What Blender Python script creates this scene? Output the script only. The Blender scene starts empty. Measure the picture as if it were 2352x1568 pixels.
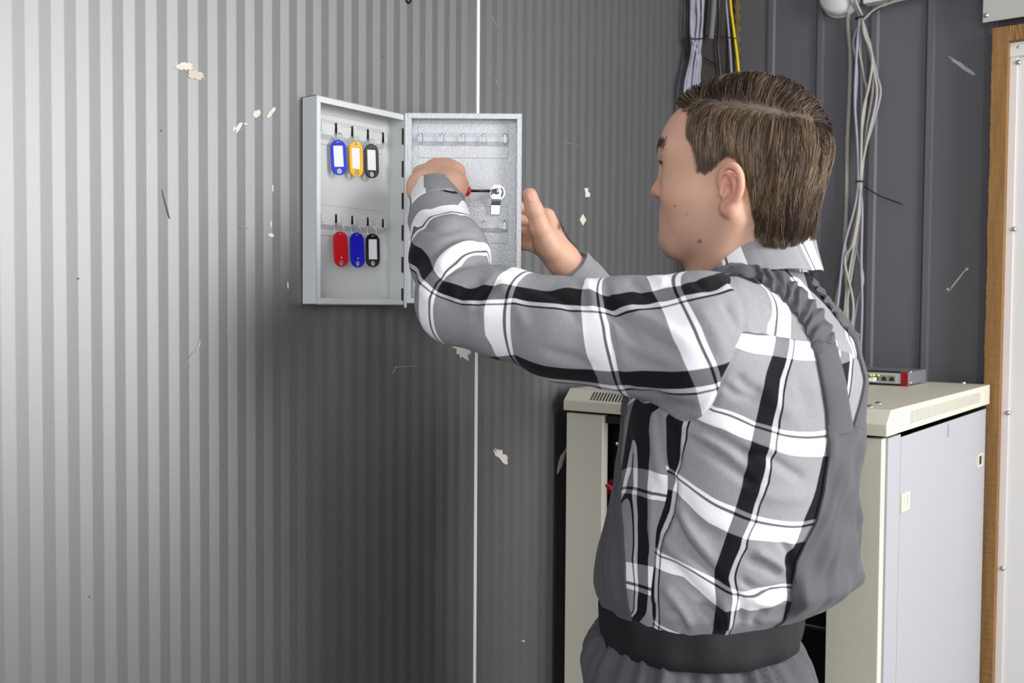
import bpy, bmesh, math, random
import numpy as np
from mathutils import Vector, Matrix
from mathutils.bvhtree import BVHTree
random.seed(7); RNG = np.random.default_rng(7)
SC = bpy.context.scene
COL = SC.collection
# ------------------------------------------------------------------ camera
FPX = 2300.0; CX, CY = 1176.0, 784.0
YAW = math.radians(37.42); PIT = 0.0365; ROLL = 0.007
HC = 1.45                       # camera height
_F = np.array([-math.sin(YAW)*math.cos(PIT), math.cos(YAW)*math.cos(PIT), -math.sin(PIT)])
_R0 = np.array([math.cos(YAW), math.sin(YAW), 0.0])
_U0 = np.cross(_R0, _F)
RT = _R0*math.cos(ROLL)+_U0*math.sin(ROLL)
UP = _U0*math.cos(ROLL)-_R0*math.sin(ROLL)
def ray(px, py):
    return _F + RT*(px-CX)/FPX + UP*(CY-py)/FPX
DF = 1.0
def cam_dist_front():           # key cabinet 0.30 m high seen 438.6 px high at its hinge
    z = FPX*0.30/438.6
    r = ray(930, 480)
    return -r[0]*z
DFRONT = cam_dist_front()
def _depth_box():               # cabinet depth from its visible left flank
    r1 = ray(727.5, 460); t = DFRONT/-r1[0]; y = r1[1]*t
    r2 = ray(694.7, 460); t2 = y/r2[1]
    return -r2[0]*t2 - DFRONT
BOXD = _depth_box()
CAM = np.array([DFRONT+BOXD, 0.0, HC])
def P(px, py, z):               # point seen at a pixel, at camera depth z
    return CAM + ray(px, py)*z
def onx(px, py, x):
    r = ray(px, py); return CAM + r*((x-CAM[0])/r[0])
def ony(px, py, y):
    r = ray(px, py); return CAM + r*((y-CAM[1])/r[1])
def onz(px, py, z):
    r = ray(px, py); return CAM + r*((z-CAM[2])/r[2])
def proj(p):
    d = np.asarray(p, float)-CAM
    z = d@_F
    return CX+FPX*(d@RT)/z, CY-FPX*(d@UP)/z, z
cam_data = bpy.data.cameras.new('camera'); cam = bpy.data.objects.new('camera', cam_data); COL.objects.link(cam)
M3 = Matrix(((RT[0], UP[0], -_F[0]), (RT[1], UP[1], -_F[1]), (RT[2], UP[2], -_F[2])))
cam.matrix_world = Matrix.Translation(Vector(CAM)) @ M3.to_4x4()
cam_data.sensor_width = 36; cam_data.lens = FPX/2352*36; cam_data.clip_start = 0.05; cam_data.clip_end = 60
cam_data.dof.use_dof = True; cam_data.dof.focus_distance = 1.52; cam_data.dof.aperture_fstop = 5.6
SC.camera = cam
# ------------------------------------------------------------------ materials
def srgb(r, g, b):
    f = lambda c: (c/255/12.92 if c/255 <= .04045 else ((c/255+.055)/1.055)**2.4)
    return (f(r), f(g), f(b), 1)
class NT:
    def __init__(s, name):
        s.m = bpy.data.materials.new(name); s.m.use_nodes = True
        s.t = s.m.node_tree; s.b = s.t.nodes['Principled BSDF']
    def n(s, typ, **kw):
        nd = s.t.nodes.new(typ)
        for k, v in kw.items():
            if k.startswith('i_'):
                k2 = k[2:]; k2 = int(k2) if k2.isdigit() else k2.replace('_', ' ')
                nd.inputs[k2].default_value = v
            else: setattr(nd, k, v)
        return nd
    def l(s, a, b): s.t.links.new(a, b)
    def set(s, **kw):
        for k, v in kw.items(): s.b.inputs[k.replace('_', ' ')].default_value = v
    def math(s, op, a, b=None, c=None, clamp=False):
        nd = s.t.nodes.new('ShaderNodeMath'); nd.operation = op; nd.use_clamp = clamp
        for i, v in enumerate((a, b, c)):
            if v is None: continue
            if isinstance(v, (int, float)): nd.inputs[i].default_value = v
            else: s.l(v, nd.inputs[i])
        return nd.outputs[0]
    def mix(s, f, a, b, blend='MIX'):
        nd = s.t.nodes.new('ShaderNodeMix'); nd.data_type = 'RGBA'; nd.blend_type = blend
        for i, v in ((0, f), (6, a), (7, b)):
            if isinstance(v, (int, float, tuple)): nd.inputs[i].default_value = v
            else: s.l(v, nd.inputs[i])
        return nd.outputs[2]
    def noise(s, scale, detail=3, co=None, rough=.5):
        nd = s.n('ShaderNodeTexNoise', i_Scale=scale, i_Detail=detail, i_Roughness=rough)
        if co is None:
            if not hasattr(s, 'co'): s.co = s.n('ShaderNodeTexCoord').outputs['Object']
            co = s.co
        s.l(co, nd.inputs['Vector']); return nd.outputs['Fac']
    def bump(s, h, strength, dist=.001):
        nd = s.n('ShaderNodeBump', i_Strength=strength, i_Distance=dist); s.l(h, nd.inputs['Height'])
        s.l(nd.outputs[0], s.b.inputs['Normal']); return nd
def simple(name, col, rough=.5, metal=0, var=.06, vscale=40, bump=0, bscale=400, spec=.5, **kw):
    m = NT(name); m.set(Roughness=rough, Metallic=metal); m.b.inputs['Specular IOR Level'].default_value = spec
    for k, v in kw.items(): m.b.inputs[k.replace('_', ' ')].default_value = v
    c2 = tuple(max(0, c*(1-var)) for c in col[:3])+(1,); c1 = tuple(min(1, c*(1+var)) for c in col[:3])+(1,)
    m.l(m.mix(m.noise(vscale), c2, c1), m.b.inputs['Base Color'])
    if bump: m.bump(m.noise(bscale, 2), bump)
    return m.m
# ------------------------------------------------------------------ mesh helpers
def link(name, me, mat=None, parent=None, smooth=False):
    o = bpy.data.objects.new(name, me); COL.objects.link(o)
    if mat: me.materials.append(mat)
    if parent is not None: o.parent = parent
    if smooth:
        me.polygons.foreach_set('use_smooth', [True]*len(me.polygons))
    return o
def thing(name, label, cat, loc=(0, 0, 0), group=None):
    o = bpy.data.objects.new(name, None); COL.objects.link(o); o.location = loc
    o.empty_display_size = .05
    o['label'] = label; o['category'] = cat
    if group: o['group'] = group
    return o
def tag(o, label, cat, group=None):
    o['label'] = label; o['category'] = cat
    if group: o['group'] = group
    return o
def struct(o): o['kind'] = 'structure'; return o
class MB:
    """collects geometry in world coordinates; build() re-bases it on its parent"""
    def __init__(s): s.v = []; s.f = []
    def add(s, vs, fs):
        n = len(s.v); s.v += [tuple(map(float, v)) for v in vs]; s.f += [tuple(i+n for i in f) for f in fs]; return s
    def box(s, c, size, ax=None, bev=0):
        ax = ax if ax is not None else np.eye(3); c = np.array(c, float); h = np.array(size)/2
        if bev <= 0:
            vs = [c+ax[0]*h[0]*sx+ax[1]*h[1]*sy+ax[2]*h[2]*sz for sx in (-1, 1) for sy in (-1, 1) for sz in (-1, 1)]
            return s.add(vs, [(0, 1, 3, 2), (4, 6, 7, 5), (0, 4, 5, 1), (2, 3, 7, 6), (0, 2, 6, 4), (1, 5, 7, 3)])
        bm = bmesh.new(); bmesh.ops.create_cube(bm, size=1)
        for v in bm.verts: v.co = Vector((v.co.x*size[0], v.co.y*size[1], v.co.z*size[2]))
        bmesh.ops.bevel(bm, geom=bm.edges[:], offset=bev, segments=2, affect='EDGES', profile=.5)
        bm.verts.index_update()
        vs = [c+ax[0]*v.co.x+ax[1]*v.co.y+ax[2]*v.co.z for v in bm.verts]
        fs = [tuple(v.index for v in f.verts) for f in bm.faces]; bm.free()
        return s.add(vs, fs)
    def prism(s, poly, depth, o, ux, uy, un, z0=0):
        """2D polygon in plane (ux,uy) through o, extruded along un"""
        n = len(poly); o = np.array(o, float)
        a = [o+ux*p[0]+uy*p[1]+un*z0 for p in poly]; b = [v+un*depth for v in a]
        fs = [tuple(range(n))[::-1], tuple(range(n, 2*n))]+[(i, (i+1) % n, n+(i+1) % n, n+i) for i in range(n)]
        return s.add(a+b, fs)
    def ring(s, outer, inner, depth, o, ux, uy, un, z0=0):
        """flat frame between two outlines of equal count"""
        n = len(outer); o = np.array(o, float)
        A = [o+ux*p[0]+uy*p[1]+un*z0 for p in outer]; B = [o+ux*p[0]+uy*p[1]+un*z0 for p in inner]
        vs = A+B+[v+un*depth for v in A]+[v+un*depth for v in B]; fs = []
        for i in range(n):
            j = (i+1) % n
            fs += [(i, j, n+j, n+i)[::-1], (2*n+i, 2*n+j, 3*n+j, 3*n+i), (i, j, 2*n+j, 2*n+i), (n+j, n+i, 3*n+i, 3*n+j)]
        return s.add(vs, fs)
    def tube(s, pts, r, n=8, caps=True, closed=False):
        pts = [np.array(p, float) for p in pts]; m = len(pts)
        rs = r if hasattr(r, '__len__') else [r]*m
        vs = []; prev = None
        for i, p in enumerate(pts):
            if closed: t = pts[(i+1) % m]-pts[i-1]
            else: t = pts[min(i+1, m-1)]-pts[max(i-1, 0)]
            t = t/np.linalg.norm(t)
            if prev is None:
                a = np.cross(t, [0, 0, 1]); a = a if np.linalg.norm(a) > 1e-3 else np.cross(t, [1, 0, 0])
            else: a = prev-t*(prev@t)
            a = a/np.linalg.norm(a); prev = a; b = np.cross(t, a)
            vs += [p+rs[i]*(a*math.cos(2*math.pi*k/n)+b*math.sin(2*math.pi*k/n)) for k in range(n)]
        fs = []
        for i in range(m if closed else m-1):
            i2 = (i+1) % m
            for k in range(n): fs.append((i*n+k, i*n+(k+1) % n, i2*n+(k+1) % n, i2*n+k))
        if caps and not closed: fs += [tuple(range(n))[::-1], tuple((m-1)*n+k for k in range(n))]
        return s.add(vs, fs)
    def lathe(s, prof, o, axis, n=20):
        """profile of (radius, along axis)"""
        axis = np.array(axis, float); axis /= np.linalg.norm(axis); a = np.cross(axis, [0, 0, 1.0])
        a = a if np.linalg.norm(a) > 1e-3 else np.cross(axis, [1.0, 0, 0]); a /= np.linalg.norm(a); b = np.cross(axis, a)
        o = np.array(o, float); vs = []
        for r, h in prof: vs += [o+axis*h+max(r, 1e-5)*(a*math.cos(2*math.pi*k/n)+b*math.sin(2*math.pi*k/n)) for k in range(n)]
        fs = [(i*n+k, i*n+(k+1) % n, (i+1)*n+(k+1) % n, (i+1)*n+k) for i in range(len(prof)-1) for k in range(n)]
        return s.add(vs, fs)
    def grid(s, G, closed_u=False):
        nu = len(G); nv = len(G[0]); vs = [p for row in G for p in row]
        fs = [(i*nv+j, i*nv+j+1, ((i+1) % nu)*nv+j+1, ((i+1) % nu)*nv+j) for i in range(nu if closed_u else nu-1) for j in range(nv-1)]
        return s.add(vs, fs)
    def build(s, name, mat, parent=None, smooth=False, bevel=0, label=None):
        org = np.zeros(3)
        if parent is not None:
            p = parent
            while p is not None: org = org+np.array(p.location); p = p.parent
        me = bpy.data.meshes.new(name); me.from_pydata([tuple(np.array(v)-org) for v in s.v], [], s.f); me.validate()
        bm = bmesh.new(); bm.from_mesh(me); bmesh.ops.recalc_face_normals(bm, faces=bm.faces[:]); bm.to_mesh(me); bm.free()
        me.update()
        o = link(name, me, mat, parent, smooth)
        if bevel:
            md = o.modifiers.new('bevel', 'BEVEL'); md.width = bevel; md.segments = 2; md.limit_method = 'ANGLE'; md.angle_limit = .6
        if label: o['label'] = label
        return o
def rrect(w, h, r, n=6, cx=0, cy=0):
    pts = []
    for qx, qy, a0 in ((1, 1, 0), (-1, 1, 90), (-1, -1, 180), (1, -1, 270)):
        for k in range(n+1):
            a = math.radians(a0+90*k/n); pts.append((cx+qx*(w/2-r)+r*math.cos(a), cy+qy*(h/2-r)+r*math.sin(a)))
    return pts
def circ(r, n, cx=0, cy=0): return [(cx+r*math.cos(2*math.pi*k/n), cy+r*math.sin(2*math.pi*k/n)) for k in range(n)]
def catmull(pts, n=6):
    pts = [np.array(p, float) for p in pts]; out = []
    q = [2*pts[0]-pts[1]]+pts+[2*pts[-1]-pts[-2]]
    for i in range(1, len(q)-2):
        for k in range(n):
            t = k/n; a, b, c, d = q[i-1:i+3]
            out.append(.5*((2*b)+(c-a)*t+(2*a-5*b+4*c-d)*t*t+(3*b-a-3*c+d)*t**3))
    out.append(pts[-1]); return out
X = np.array([1., 0, 0]); Y = np.array([0, 1., 0]); Z = np.array([0, 0, 1.])
# ================================================================== materials of the room
def wall_mat(name, col, rough, spec=.5):
    m = NT(name); m.set(Roughness=rough); m.b.inputs['Specular IOR Level'].default_value = spec
    c = col
    big = m.noise(2.2, 3)
    sm = m.noise(260, 2)
    colr = m.mix(big, tuple(x*.94 for x in c[:3])+(1,), tuple(min(1, x*1.05) for x in c[:3])+(1,))
    colr = m.mix(m.math('MULTIPLY', sm, .12), colr, (.03, .03, .03, 1))
    m.l(colr, m.b.inputs['Base Color'])
    m.bump(m.noise(900, 2), .06, .0006)
    return m.m
M_WALL = wall_mat('ribbed_wall_paint', srgb(132, 132, 133), .49, .6)
[n for n in M_WALL.node_tree.nodes if n.type == 'BSDF_PRINCIPLED'][0].inputs['Metallic'].default_value = .88
M_WALLB = wall_mat('dark_panel_paint', srgb(92, 92, 96), .5)
M_TRIM = simple('white_sheet_metal', srgb(206, 205, 202), .5, var=.03, vscale=3)
M_CHIP = simple('bare_filler_patch', srgb(204, 197, 186), .85, var=.06, vscale=120, bump=.3)
M_FAINT = simple('faint_scratch', srgb(150, 150, 150), .6, var=.05)
M_SCREW = simple('zinc_screw', srgb(200, 200, 205), .25, metal=1, var=.1)
M_BLACK = simple('black_plastic', srgb(18, 18, 20), .4, var=.1)
M_FLOOR = simple('floor_linoleum', srgb(105, 100, 95), .5, var=.08, vscale=6)
M_CEIL = simple('ceiling_board', srgb(190, 190, 190), .8, var=.03, vscale=6)
def wood_mat():
    m = NT('rough_sawn_wood'); m.set(Roughness=.75)
    co = m.n('ShaderNodeTexCoord').outputs['Object']
    mp = m.n('ShaderNodeMapping'); mp.inputs['Scale'].default_value = (60, 60, 5); m.l(co, mp.inputs[0])
    a = m.noise(1.6, 6, mp.outputs[0], .65); b = m.noise(9, 3, co)
    c = m.mix(a, srgb(84, 56, 26), srgb(164, 122, 68)); c = m.mix(m.math('MULTIPLY', b, .45), c, srgb(128, 92, 46))
    m.l(c, m.b.inputs['Base Color']); m.bump(a, .5, .002); return m.m
M_WOOD = wood_mat()
# ================================================================== ribbed wall (x = 0 plane)
YB = 2.36
per_a, per_b, per_c = 27.6994, 63.3826, .0215899
def edge_y(i): return onx((per_a+per_b*i)/(1+per_c*i), 60, 0)[1]
y0s = edge_y(0); PER = (edge_y(20)-edge_y(0))/20
YSEAM = onx(1097, 300, 0)[1]
def ribbed(name, ya, yb, phase0, amp, flat_end=0, pivot=None, tilt=0):
    """triangular micro-rib profile: facets alternate, 'amp' proud of the plane"""
    prof = [(ya, 0)]
    k0 = math.floor((ya-phase0)/PER)-1; k1 = math.ceil((yb-phase0)/PER)+1
    lim = yb-flat_end
    for k in range(k0, k1):
        for f, d in ((0, 0), (.475, -amp*1.0), (.50, -amp), (.975, 0)):
            y = phase0+(k+f)*PER
            if ya < y < lim: prof.append((y, d))
    prof += [(lim, 0), (yb, 0)]
    z0, z1 = 0, 2.7
    mb = MB(); vs = []; fs = []
    for (y, d) in prof:
        x = d+(0 if pivot is None else -(y-pivot)*tilt)
        vs += [(x, y, z0), (x, y, z1)]
    n = len(prof)
    for i in range(n-1): fs.append((2*i, 2*i+2, 2*i+3, 2*i+1))
    # back sheet gives the panel thickness
    b = len(vs)
    vs += [(-.06, ya, z0), (-.06, ya, z1), (-.06-0, yb, z0), (-.06, yb, z1)]
    fs += [(b, b+1, b+3, b+2), (0, 1, b+1, b), (2*n-2, b+2, b+3, 2*n-1)]
    mb.add(vs, fs)
    return mb
AMP = .0009
wl = struct(ribbed('wall_left', -1.6, YSEAM-.004, y0s, AMP, flat_end=.018).build('wall_left', M_WALL))
wl2 = struct(ribbed('wall_left', YSEAM+.004, YB+.05, y0s+.25*PER, AMP*.6, pivot=YSEAM, tilt=.0).build('wall_left', M_WALL))
wl['label'] = 'grey ribbed metal wall panel left of the joint'; wl2['label'] = 'grey ribbed metal wall panel right of the joint'
mb = MB(); mb.tube([(-.0012, YSEAM, 0), (-.0012, YSEAM, 2.7)], .0040, 16); struct(mb.build('trim_1', simple('joint_bead', srgb(222, 222, 224), .25, var=.02), smooth=True))
# ------------------------------------------------------------------ patches of bare filler, scratches, screw
def chip(px, py, w, h, ang=0, seed=0, parent=wl, plane=0.0, aspect_pts=None, mat=None, rough=.28, on='x'):
    rnd = random.Random(seed); ca, sa = math.cos(math.radians(ang)), math.sin(math.radians(ang)); pts = []
    src = aspect_pts or [(math.cos(t)*.5*(1+rnd.uniform(-rough, rough)), math.sin(t)*.5*(1+rnd.uniform(-rough, rough))) for t in [2*math.pi*k/22 for k in range(22)]]
    for (u, v) in src:
        x = px+u*w*ca-v*h*sa; y = py+u*w*sa+v*h*ca
        pts.append(onx(x, y, plane) if on == 'x' else ony(x, y, plane))
    nrm = X if on == 'x' else -Y
    c = sum(pts)/len(pts); mb = MB(); n = len(pts)
    top = [p+nrm*.0007 for p in pts]; bot = [p-nrm*.003 for p in pts]
    mb.add(top+bot+[c+nrm*.0011], [(i, (i+1) % n, 2*n) for i in range(n)]+[(i, (i+1) % n, n+(i+1) % n, n+i) for i in range(n)])
    return mb.build('paint_chip', mat or M_CHIP, parent)
chip(425, 152, 36, 20, 5, 1); chip(448, 172, 38, 20, 20, 2, mat=simple('beige_filler', srgb(190, 181, 164), .85, var=.05)); chip(414, 153, 22, 10, -5, 22)
chip(590, 261, 20, 14, -50, 3); chip(623, 258, 30, 9, -50, 4); chip(548, 293, 26, 9, -60, 5); chip(537, 296, 12, 6, -60, 6); chip(564, 285, 10, 5, 0, 66)
chip(381, 470, 60, 3, 75, 7, mat=M_WALLB); chip(626, 432, 18, 3, 90, 8); chip(622, 540, 14, 9, 20, 9)
chip(560, 522, 24, 2.0, 5, 10, mat=M_FAINT); chip(622, 515, 18, 3, 90, 33); chip(661, 655, 14, 3, 85, 34)
chip(1061, 805, 44, 24, 50, 11, rough=.4); chip(455, 795, 26, 5, -65, 12, mat=M_FAINT); chip(430, 830, 40, 1.4, -60, 15, mat=M_FAINT)
chip(931, 842, 68, 1.5, -3, 13, mat=M_FAINT); chip(906, 850, 22, 1.2, -60, 14, mat=M_FAINT)
chip(1152, 1048, 48, 17, 50, 16, parent=wl2, rough=.4); chip(1290, 1058, 52, 8, -72, 17, parent=wl2)
Lp = [(-.45, -.5), (.2, -.5), (.15, -.1), (.5, .1), (.45, .5), (-.3, .5), (-.25, 0)]
chip(1348, 442, 14, 20, 0, 18, parent=wl2, aspect_pts=Lp)
chip(1338.5, 504.5, 14.5, 27, 0, 19, parent=wl2, aspect_pts=[(0, -.5), (.5, 0), (0, .5), (-.5, 0)])
chip(1353, 591, 12, 5, 60, 20, parent=wl2); chip(1411, 643, 10, 8, -70, 21, parent=wl2)
for a in ((370, 300), (880, 130), (512, 1070), (205, 1370), (513, 1242), (180, 640)): chip(a[0], a[1], 3.5, 3.5, 0, a[0], mat=M_WALLB)
for a, b in ((960, 325), (1310, 330)): chip(a, b, 40, .8, 10, a, parent=wl if a < 1090 else wl2, mat=M_FAINT)
chip(1135, 50, 40, .8, 68, 71, parent=wl2, mat=M_FAINT); chip(1141, 192, 30, .8, 75, 72, parent=wl2, mat=M_FAINT)
s = onx(937, 0, 0); mb = MB(); mb.lathe([(0, .004), (.005, .0035), (.0065, .001), (.0065, -.004)], s, X, 14); mb.build('screw', M_BLACK, wl, smooth=True)
s = onx(1202, 1472, 0); mb = MB(); mb.lathe([(0, .003), (.002, .0025), (.003, .0), (.003, -.004)], s, X, 14); mb.build('screw', M_SCREW, wl2, smooth=True)
# ================================================================== far wall (y = YB) with pressed ribs
mb = MB(); prof = [(-.06, 0)]
xr = [ony(p, 500, YB)[0] for p in (1873, 2124)]; SP = (xr[1]-xr[0])/2
for k in range(-2, 14):
    x = xr[0]+k*SP; d = .008 if k % 2 == 0 else .003
    if x < 0.01: continue
    w = .006 if k % 2 == 0 else .010
    prof += [(x-w, 0), (x, -d), (x+.012, -d), (x+.012+w*.5, 0)]
prof += [(2.6, 0)]
vs = []; fs = []
for (x, d) in prof: vs += [(x, YB+d, 0), (x, YB+d, 2.7)]
for i in range(len(prof)-1): fs.append((2*i, 2*i+1, 2*i+3, 2*i+2))
b = len(vs); vs += [(prof[0][0], YB+.06, 0), (prof[0][0], YB+.06, 2.7), (2.6, YB+.06, 0), (2.6, YB+.06, 2.7)]; n = len(prof)
fs += [(b, b+2, b+3, b+1), (0, b, b+1, 1), (2*n-2, 2*n-1, b+3, b+2)]
wb = struct(mb.add(vs, fs).build('wall_back', M_WALLB))
chip(2211, 153, 76, 9, 34, 41, parent=wb, plane=YB, on='y', mat=simple('pale_scrape', srgb(172, 172, 178), .8))
chip(2200, 642, 66, 3, -52, 42, parent=wb, plane=YB, on='y'); chip(2221, 618, 7, 6, 0, 43, parent=wb, plane=YB, on='y'); chip(2177, 664, 6, 5, 0, 44, parent=wb, plane=YB, on='y')
# ------------------------------------------------------------------ floor, ceiling
mb = MB(); mb.box((1.25, .35, -.03), (2.74, 4.1, .06)); struct(mb.build('floor', M_FLOOR))
mb = MB(); mb.box((1.25, .35, 2.74), (2.74, 4.1, .06)); struct(mb.build('ceiling', M_CEIL))
# ------------------------------------------------------------------ wooden door casing with white sheet inside, at the far right
yw = YB-.045
wx0 = ony(2262, 800, yw)[0]; wx1 = ony(2298, 800, yw)[0]
# door opening: timber post, timber head, white metal leaf
zt = ony(2300, 62, yw)[2]
zbh = ony(2325, 92, yw)[2]
def rough_post(c, size, seed, axis=2):
    rnd = random.Random(seed); n = 420; vs = []; fs = []
    lo = np.array(c)-np.array(size)/2; hi = np.array(c)+np.array(size)/2
    oth = [i for i in range(3) if i != axis]
    for i in range(n+1):
        t = lo[axis]+(hi[axis]-lo[axis])*i/n
        for (a, b) in ((0, 0), (1, 0), (1, 1), (0, 1)):
            p = np.zeros(3); p[axis] = t
            p[oth[0]] = (hi if a else lo)[oth[0]]+rnd.uniform(-1, 1)*(.0008 if a == 0 else .0002)+(.0007*math.sin(t*40+seed)*math.sin(t*17) if a == 0 else 0); p[oth[1]] = (hi if b else lo)[oth[1]]+rnd.uniform(-.0005, .0005)
            vs.append(p)
    for i in range(n):
        for k in range(4): fs.append((i*4+k, i*4+(k+1) % 4, i*4+4+(k+1) % 4, i*4+4+k))
    fs += [(0, 1, 2, 3), (n*4, n*4+1, n*4+2, n*4+3)]
    return vs, fs
tp = MB(); tp.add(*rough_post(((wx0+wx1)/2, YB-.0225, zt/2), (wx1-wx0, .045, zt), 3))
struct(tp.build('trim_2', M_WOOD))
tp = MB(); tp.add(*rough_post(((wx1+1.75)/2, YB-.0225, (zt+zbh)/2), (1.75-wx1, .045, zt-zbh), 4, 0))
struct(tp.build('trim_3', M_WOOD))
door = struct(MB().box(((wx1+1.75)/2, YB-.010, zbh/2), (1.75-wx1, .020, zbh), bev=.001).build('door_1', M_TRIM))
xs_ = ony(2322, 800, YB-.02)[0]
MB().box(((wx1+xs_)/2, YB-.0225, (zbh-.02)/2), (xs_-wx1, .005, zbh-.03), bev=.001).build('edge_strip', simple('off_white_edge', srgb(206, 199, 196), .55, var=.03), door)
MB().box(((wx1+1.75)/2, YB-.0265, zbh-.016), (1.75-wx1, .004, .03), bev=.001).build('head_strip', M_TRIM, door)
for (px, py) in ((2339, 109), (2339, 143), (2329, 526), (2315, 948), (2303, 1305)):
    p = ony(px, py, YB-.026); MB().lathe([(0, .003), (.0035, .0024), (.0052, .0), (.0052, -.004)], p, -Y, 16).build('screw', M_SCREW, door, smooth=True)
zp = ony(2257, 52, YB-.05)[2]
lint = struct(MB().box((ony(2257, 30, YB-.05)[0]+.55, YB-.048, zp+.15), (1.1, .004, .30), bev=.001).build('trim_4', simple('grey_white_sheet', srgb(168, 168, 163), .5, var=.02)))
MB().box((ony(2257, 30, YB-.05)[0]+.55, YB-.024, zp+.15), (1.08, .044, .28)).build('packing_board', M_WOOD, lint)
p = ony(2265, 35, YB-.051); MB().lathe([(0, .003), (.0035, .0024), (.0052, .0), (.0052, -.003)], p, -Y, 16).build('screw', M_SCREW, lint, smooth=True)
# ================================================================== key cabinet
M_CAB = NT('textured_grey_powder_coat')
def powder(name, col, rough, bscale, bstr):
    m = NT(name); m.set(Roughness=rough)
    m.l(m.mix(m.noise(8), tuple(c*.97 for c in col[:3])+(1,), col), m.b.inputs['Base Color'])
    v = m.n('ShaderNodeTexVoronoi', i_Scale=bscale); v.feature = 'SMOOTH_F1'; m.l(m.co, v.inputs['Vector'])
    m.bump(m.math('ADD', v.outputs['Distance'], m.noise(bscale*.6, 2)), bstr, .0008); return m.m
M_CAB = powder('cabinet_powder_coat', srgb(203, 206, 205), .36, 520, .10)
M_DOORIN = powder('hammered_door_paint', srgb(204, 208, 212), .28, 380, .8)
M_SLOT = simple('dark_slot', srgb(12, 12, 12), .8, var=.1)
M_CHROME = simple('bright_nickel', srgb(196, 197, 201), .20, metal=1, var=.04)
M_STEEL = simple('dark_tool_steel', srgb(62, 60, 58), .32, metal=.9, var=.1)
M_PAPER = simple('white_paper', srgb(228, 226, 232), .6, var=.02)
XF = BOXD
r_ = lambda px, py: onx(px, py, XF)
yL = r_(726.5, 460)[1]; yH = r_(928.5, 480)[1]
zT = (r_(726.5, 218.4)[2]+r_(926, 260.5)[2])/2; zB = (r_(729.7, 701)[2]+r_(928.7, 698.9)[2])/2
print('BOX depth', XF, 'w', yH-yL, 'h', zT-zB, 'camx', CAM[0], 'period', PER)
H = zT-zB; W = yH-yL; zc = (zT+zB)/2
cabinet = thing('key_cabinet', 'open pale grey steel key cabinet fixed to the ribbed wall', 'key cabinet', (0, (yL+yH)/2, zB))
def tray(o, ux, un, W, H, D, rim, name, mat, matin, parent, rim_right=True):
    """sheet-metal tray: o = lower corner at the back, ux along width, un towards the opening"""
    t = .0015; mb = MB(); o = np.array(o, float)
    c = o+ux*W/2+Z*H/2
    mb.box(c+un*t/2, (W, t, H), (ux, un, Z), .0004)                                       # back
    for s in (0, 1):
        mb.box(o+ux*(t/2+s*(W-t))+Z*H/2+un*D/2, (t, D, H), (ux, un, Z), .0004)           # flanks
        mb.box(o+ux*W/2+Z*(t/2+s*(H-t))+un*D/2, (W, D, t), (ux, un, Z), .0004)           # top, bottom
    F = un*(D-t/2)
    for s in (0, 1): mb.box(o+ux*W/2+Z*(rim/2+s*(H-rim))+F, (W, t, rim), (ux, un, Z), .0006)
    mb.box(o+ux*rim*.45+Z*H/2+F, (rim*.9, t, H-2*rim), (ux, un, Z), .0006) if True else 0
    if rim_right: mb.box(o+ux*(W-rim*.45)+Z*H/2+F, (rim*.9, t, H-2*rim), (ux, un, Z), .0006)
    return mb.build(name, mat, parent)
body = tray((0.0, yL, zB), Y, X, W, H, XF, .0095, 'body', M_CAB, M_CAB, cabinet, rim_right=False)
def hook_strip(o, ux, un, w, zlo, zhi, r0, r1, hooks, hz0, hz1, parent, mat, rise=.0065):
    """o: point on the panel at plate's left edge, z = 0"""
    mb = MB(); o = np.array(o, float)
    prof = [(.0006, zlo), (.0006, r0-.004), (rise, r0+.003), (rise, r1-.003), (.0006, r1+.005), (.0006, zhi)]
    G = [[o+ux*u+un*d+Z*z for (d, z) in prof] for u in np.linspace(0, w, 3)]
    mb.grid(G)
    for u in (0, w): mb.add([o+ux*u+un*d+Z*z for (d, z) in prof]+[o+ux*u+Z*zlo, o+ux*u+Z*zhi], [tuple(range(len(prof)))+(len(prof)+1, len(prof))])
    for (za, zb) in ((zlo, 0), (zhi, 0)):
        mb.add([o+Z*za, o+ux*w+Z*za, o+ux*w+Z*za+un*.0006, o+Z*za+un*.0006], [(0, 1, 2, 3)])
    st = mb.build('hook_strip', mat, parent)
    sh = [(-.0001, zlo-.0004), (w+.0003, zlo-.0004), (w+.0003, zhi+.0004), (-.0001, zhi+.0004)]
    MB().prism([(a, b) for a, b in sh], .00025, o, ux, Z, un, .00005).build('gap', simple('gap_line', srgb(120, 122, 124), .7), st)
    for u in hooks:
        hh = hz1-hz0; c = o+ux*u
        MB().prism([(-.0022, hz0+.0005), (.0022, hz0+.0005), (.0016, hz1-.001), (.0008, hz1+.0008), (-.0008, hz1+.0008), (-.0016, hz1-.001)], .0003, c, ux, Z, un, rise).build('slot', M_SLOT, st)
        # bent tab: root at the bottom, rising away from the strip
        tb = MB(); pts = [(rise-.0005, hz0+.0012, .0024), (rise+.0045, hz0-.0004, .0024), (rise+.0062, hz0+.0014, .0023), (rise+.0060, hz0+hh*.6, .0018), (rise+.0056, hz1-.0012, .0013)]
        th = .0009; vs = []
        for k, (d, z, hw) in enumerate(pts):
            vs += [c+ux*(-hw)+un*d+Z*z, c+ux*hw+un*d+Z*z, c+ux*hw+un*(d+th)+Z*(z-(.0008 if k < 2 else 0)), c+ux*(-hw)+un*(d+th)+Z*(z-(.0008 if k < 2 else 0))]
        fs = [(i*4+k, i*4+(k+1) % 4, i*4+4+(k+1) % 4, i*4+4+k) for i in range(len(pts)-1) for k in range(4)]+[(3, 2, 1, 0), tuple(len(pts)*4-4+k for k in range(4))]
        tb.add(vs, fs).build('hook', mat, st)
    return st
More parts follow.
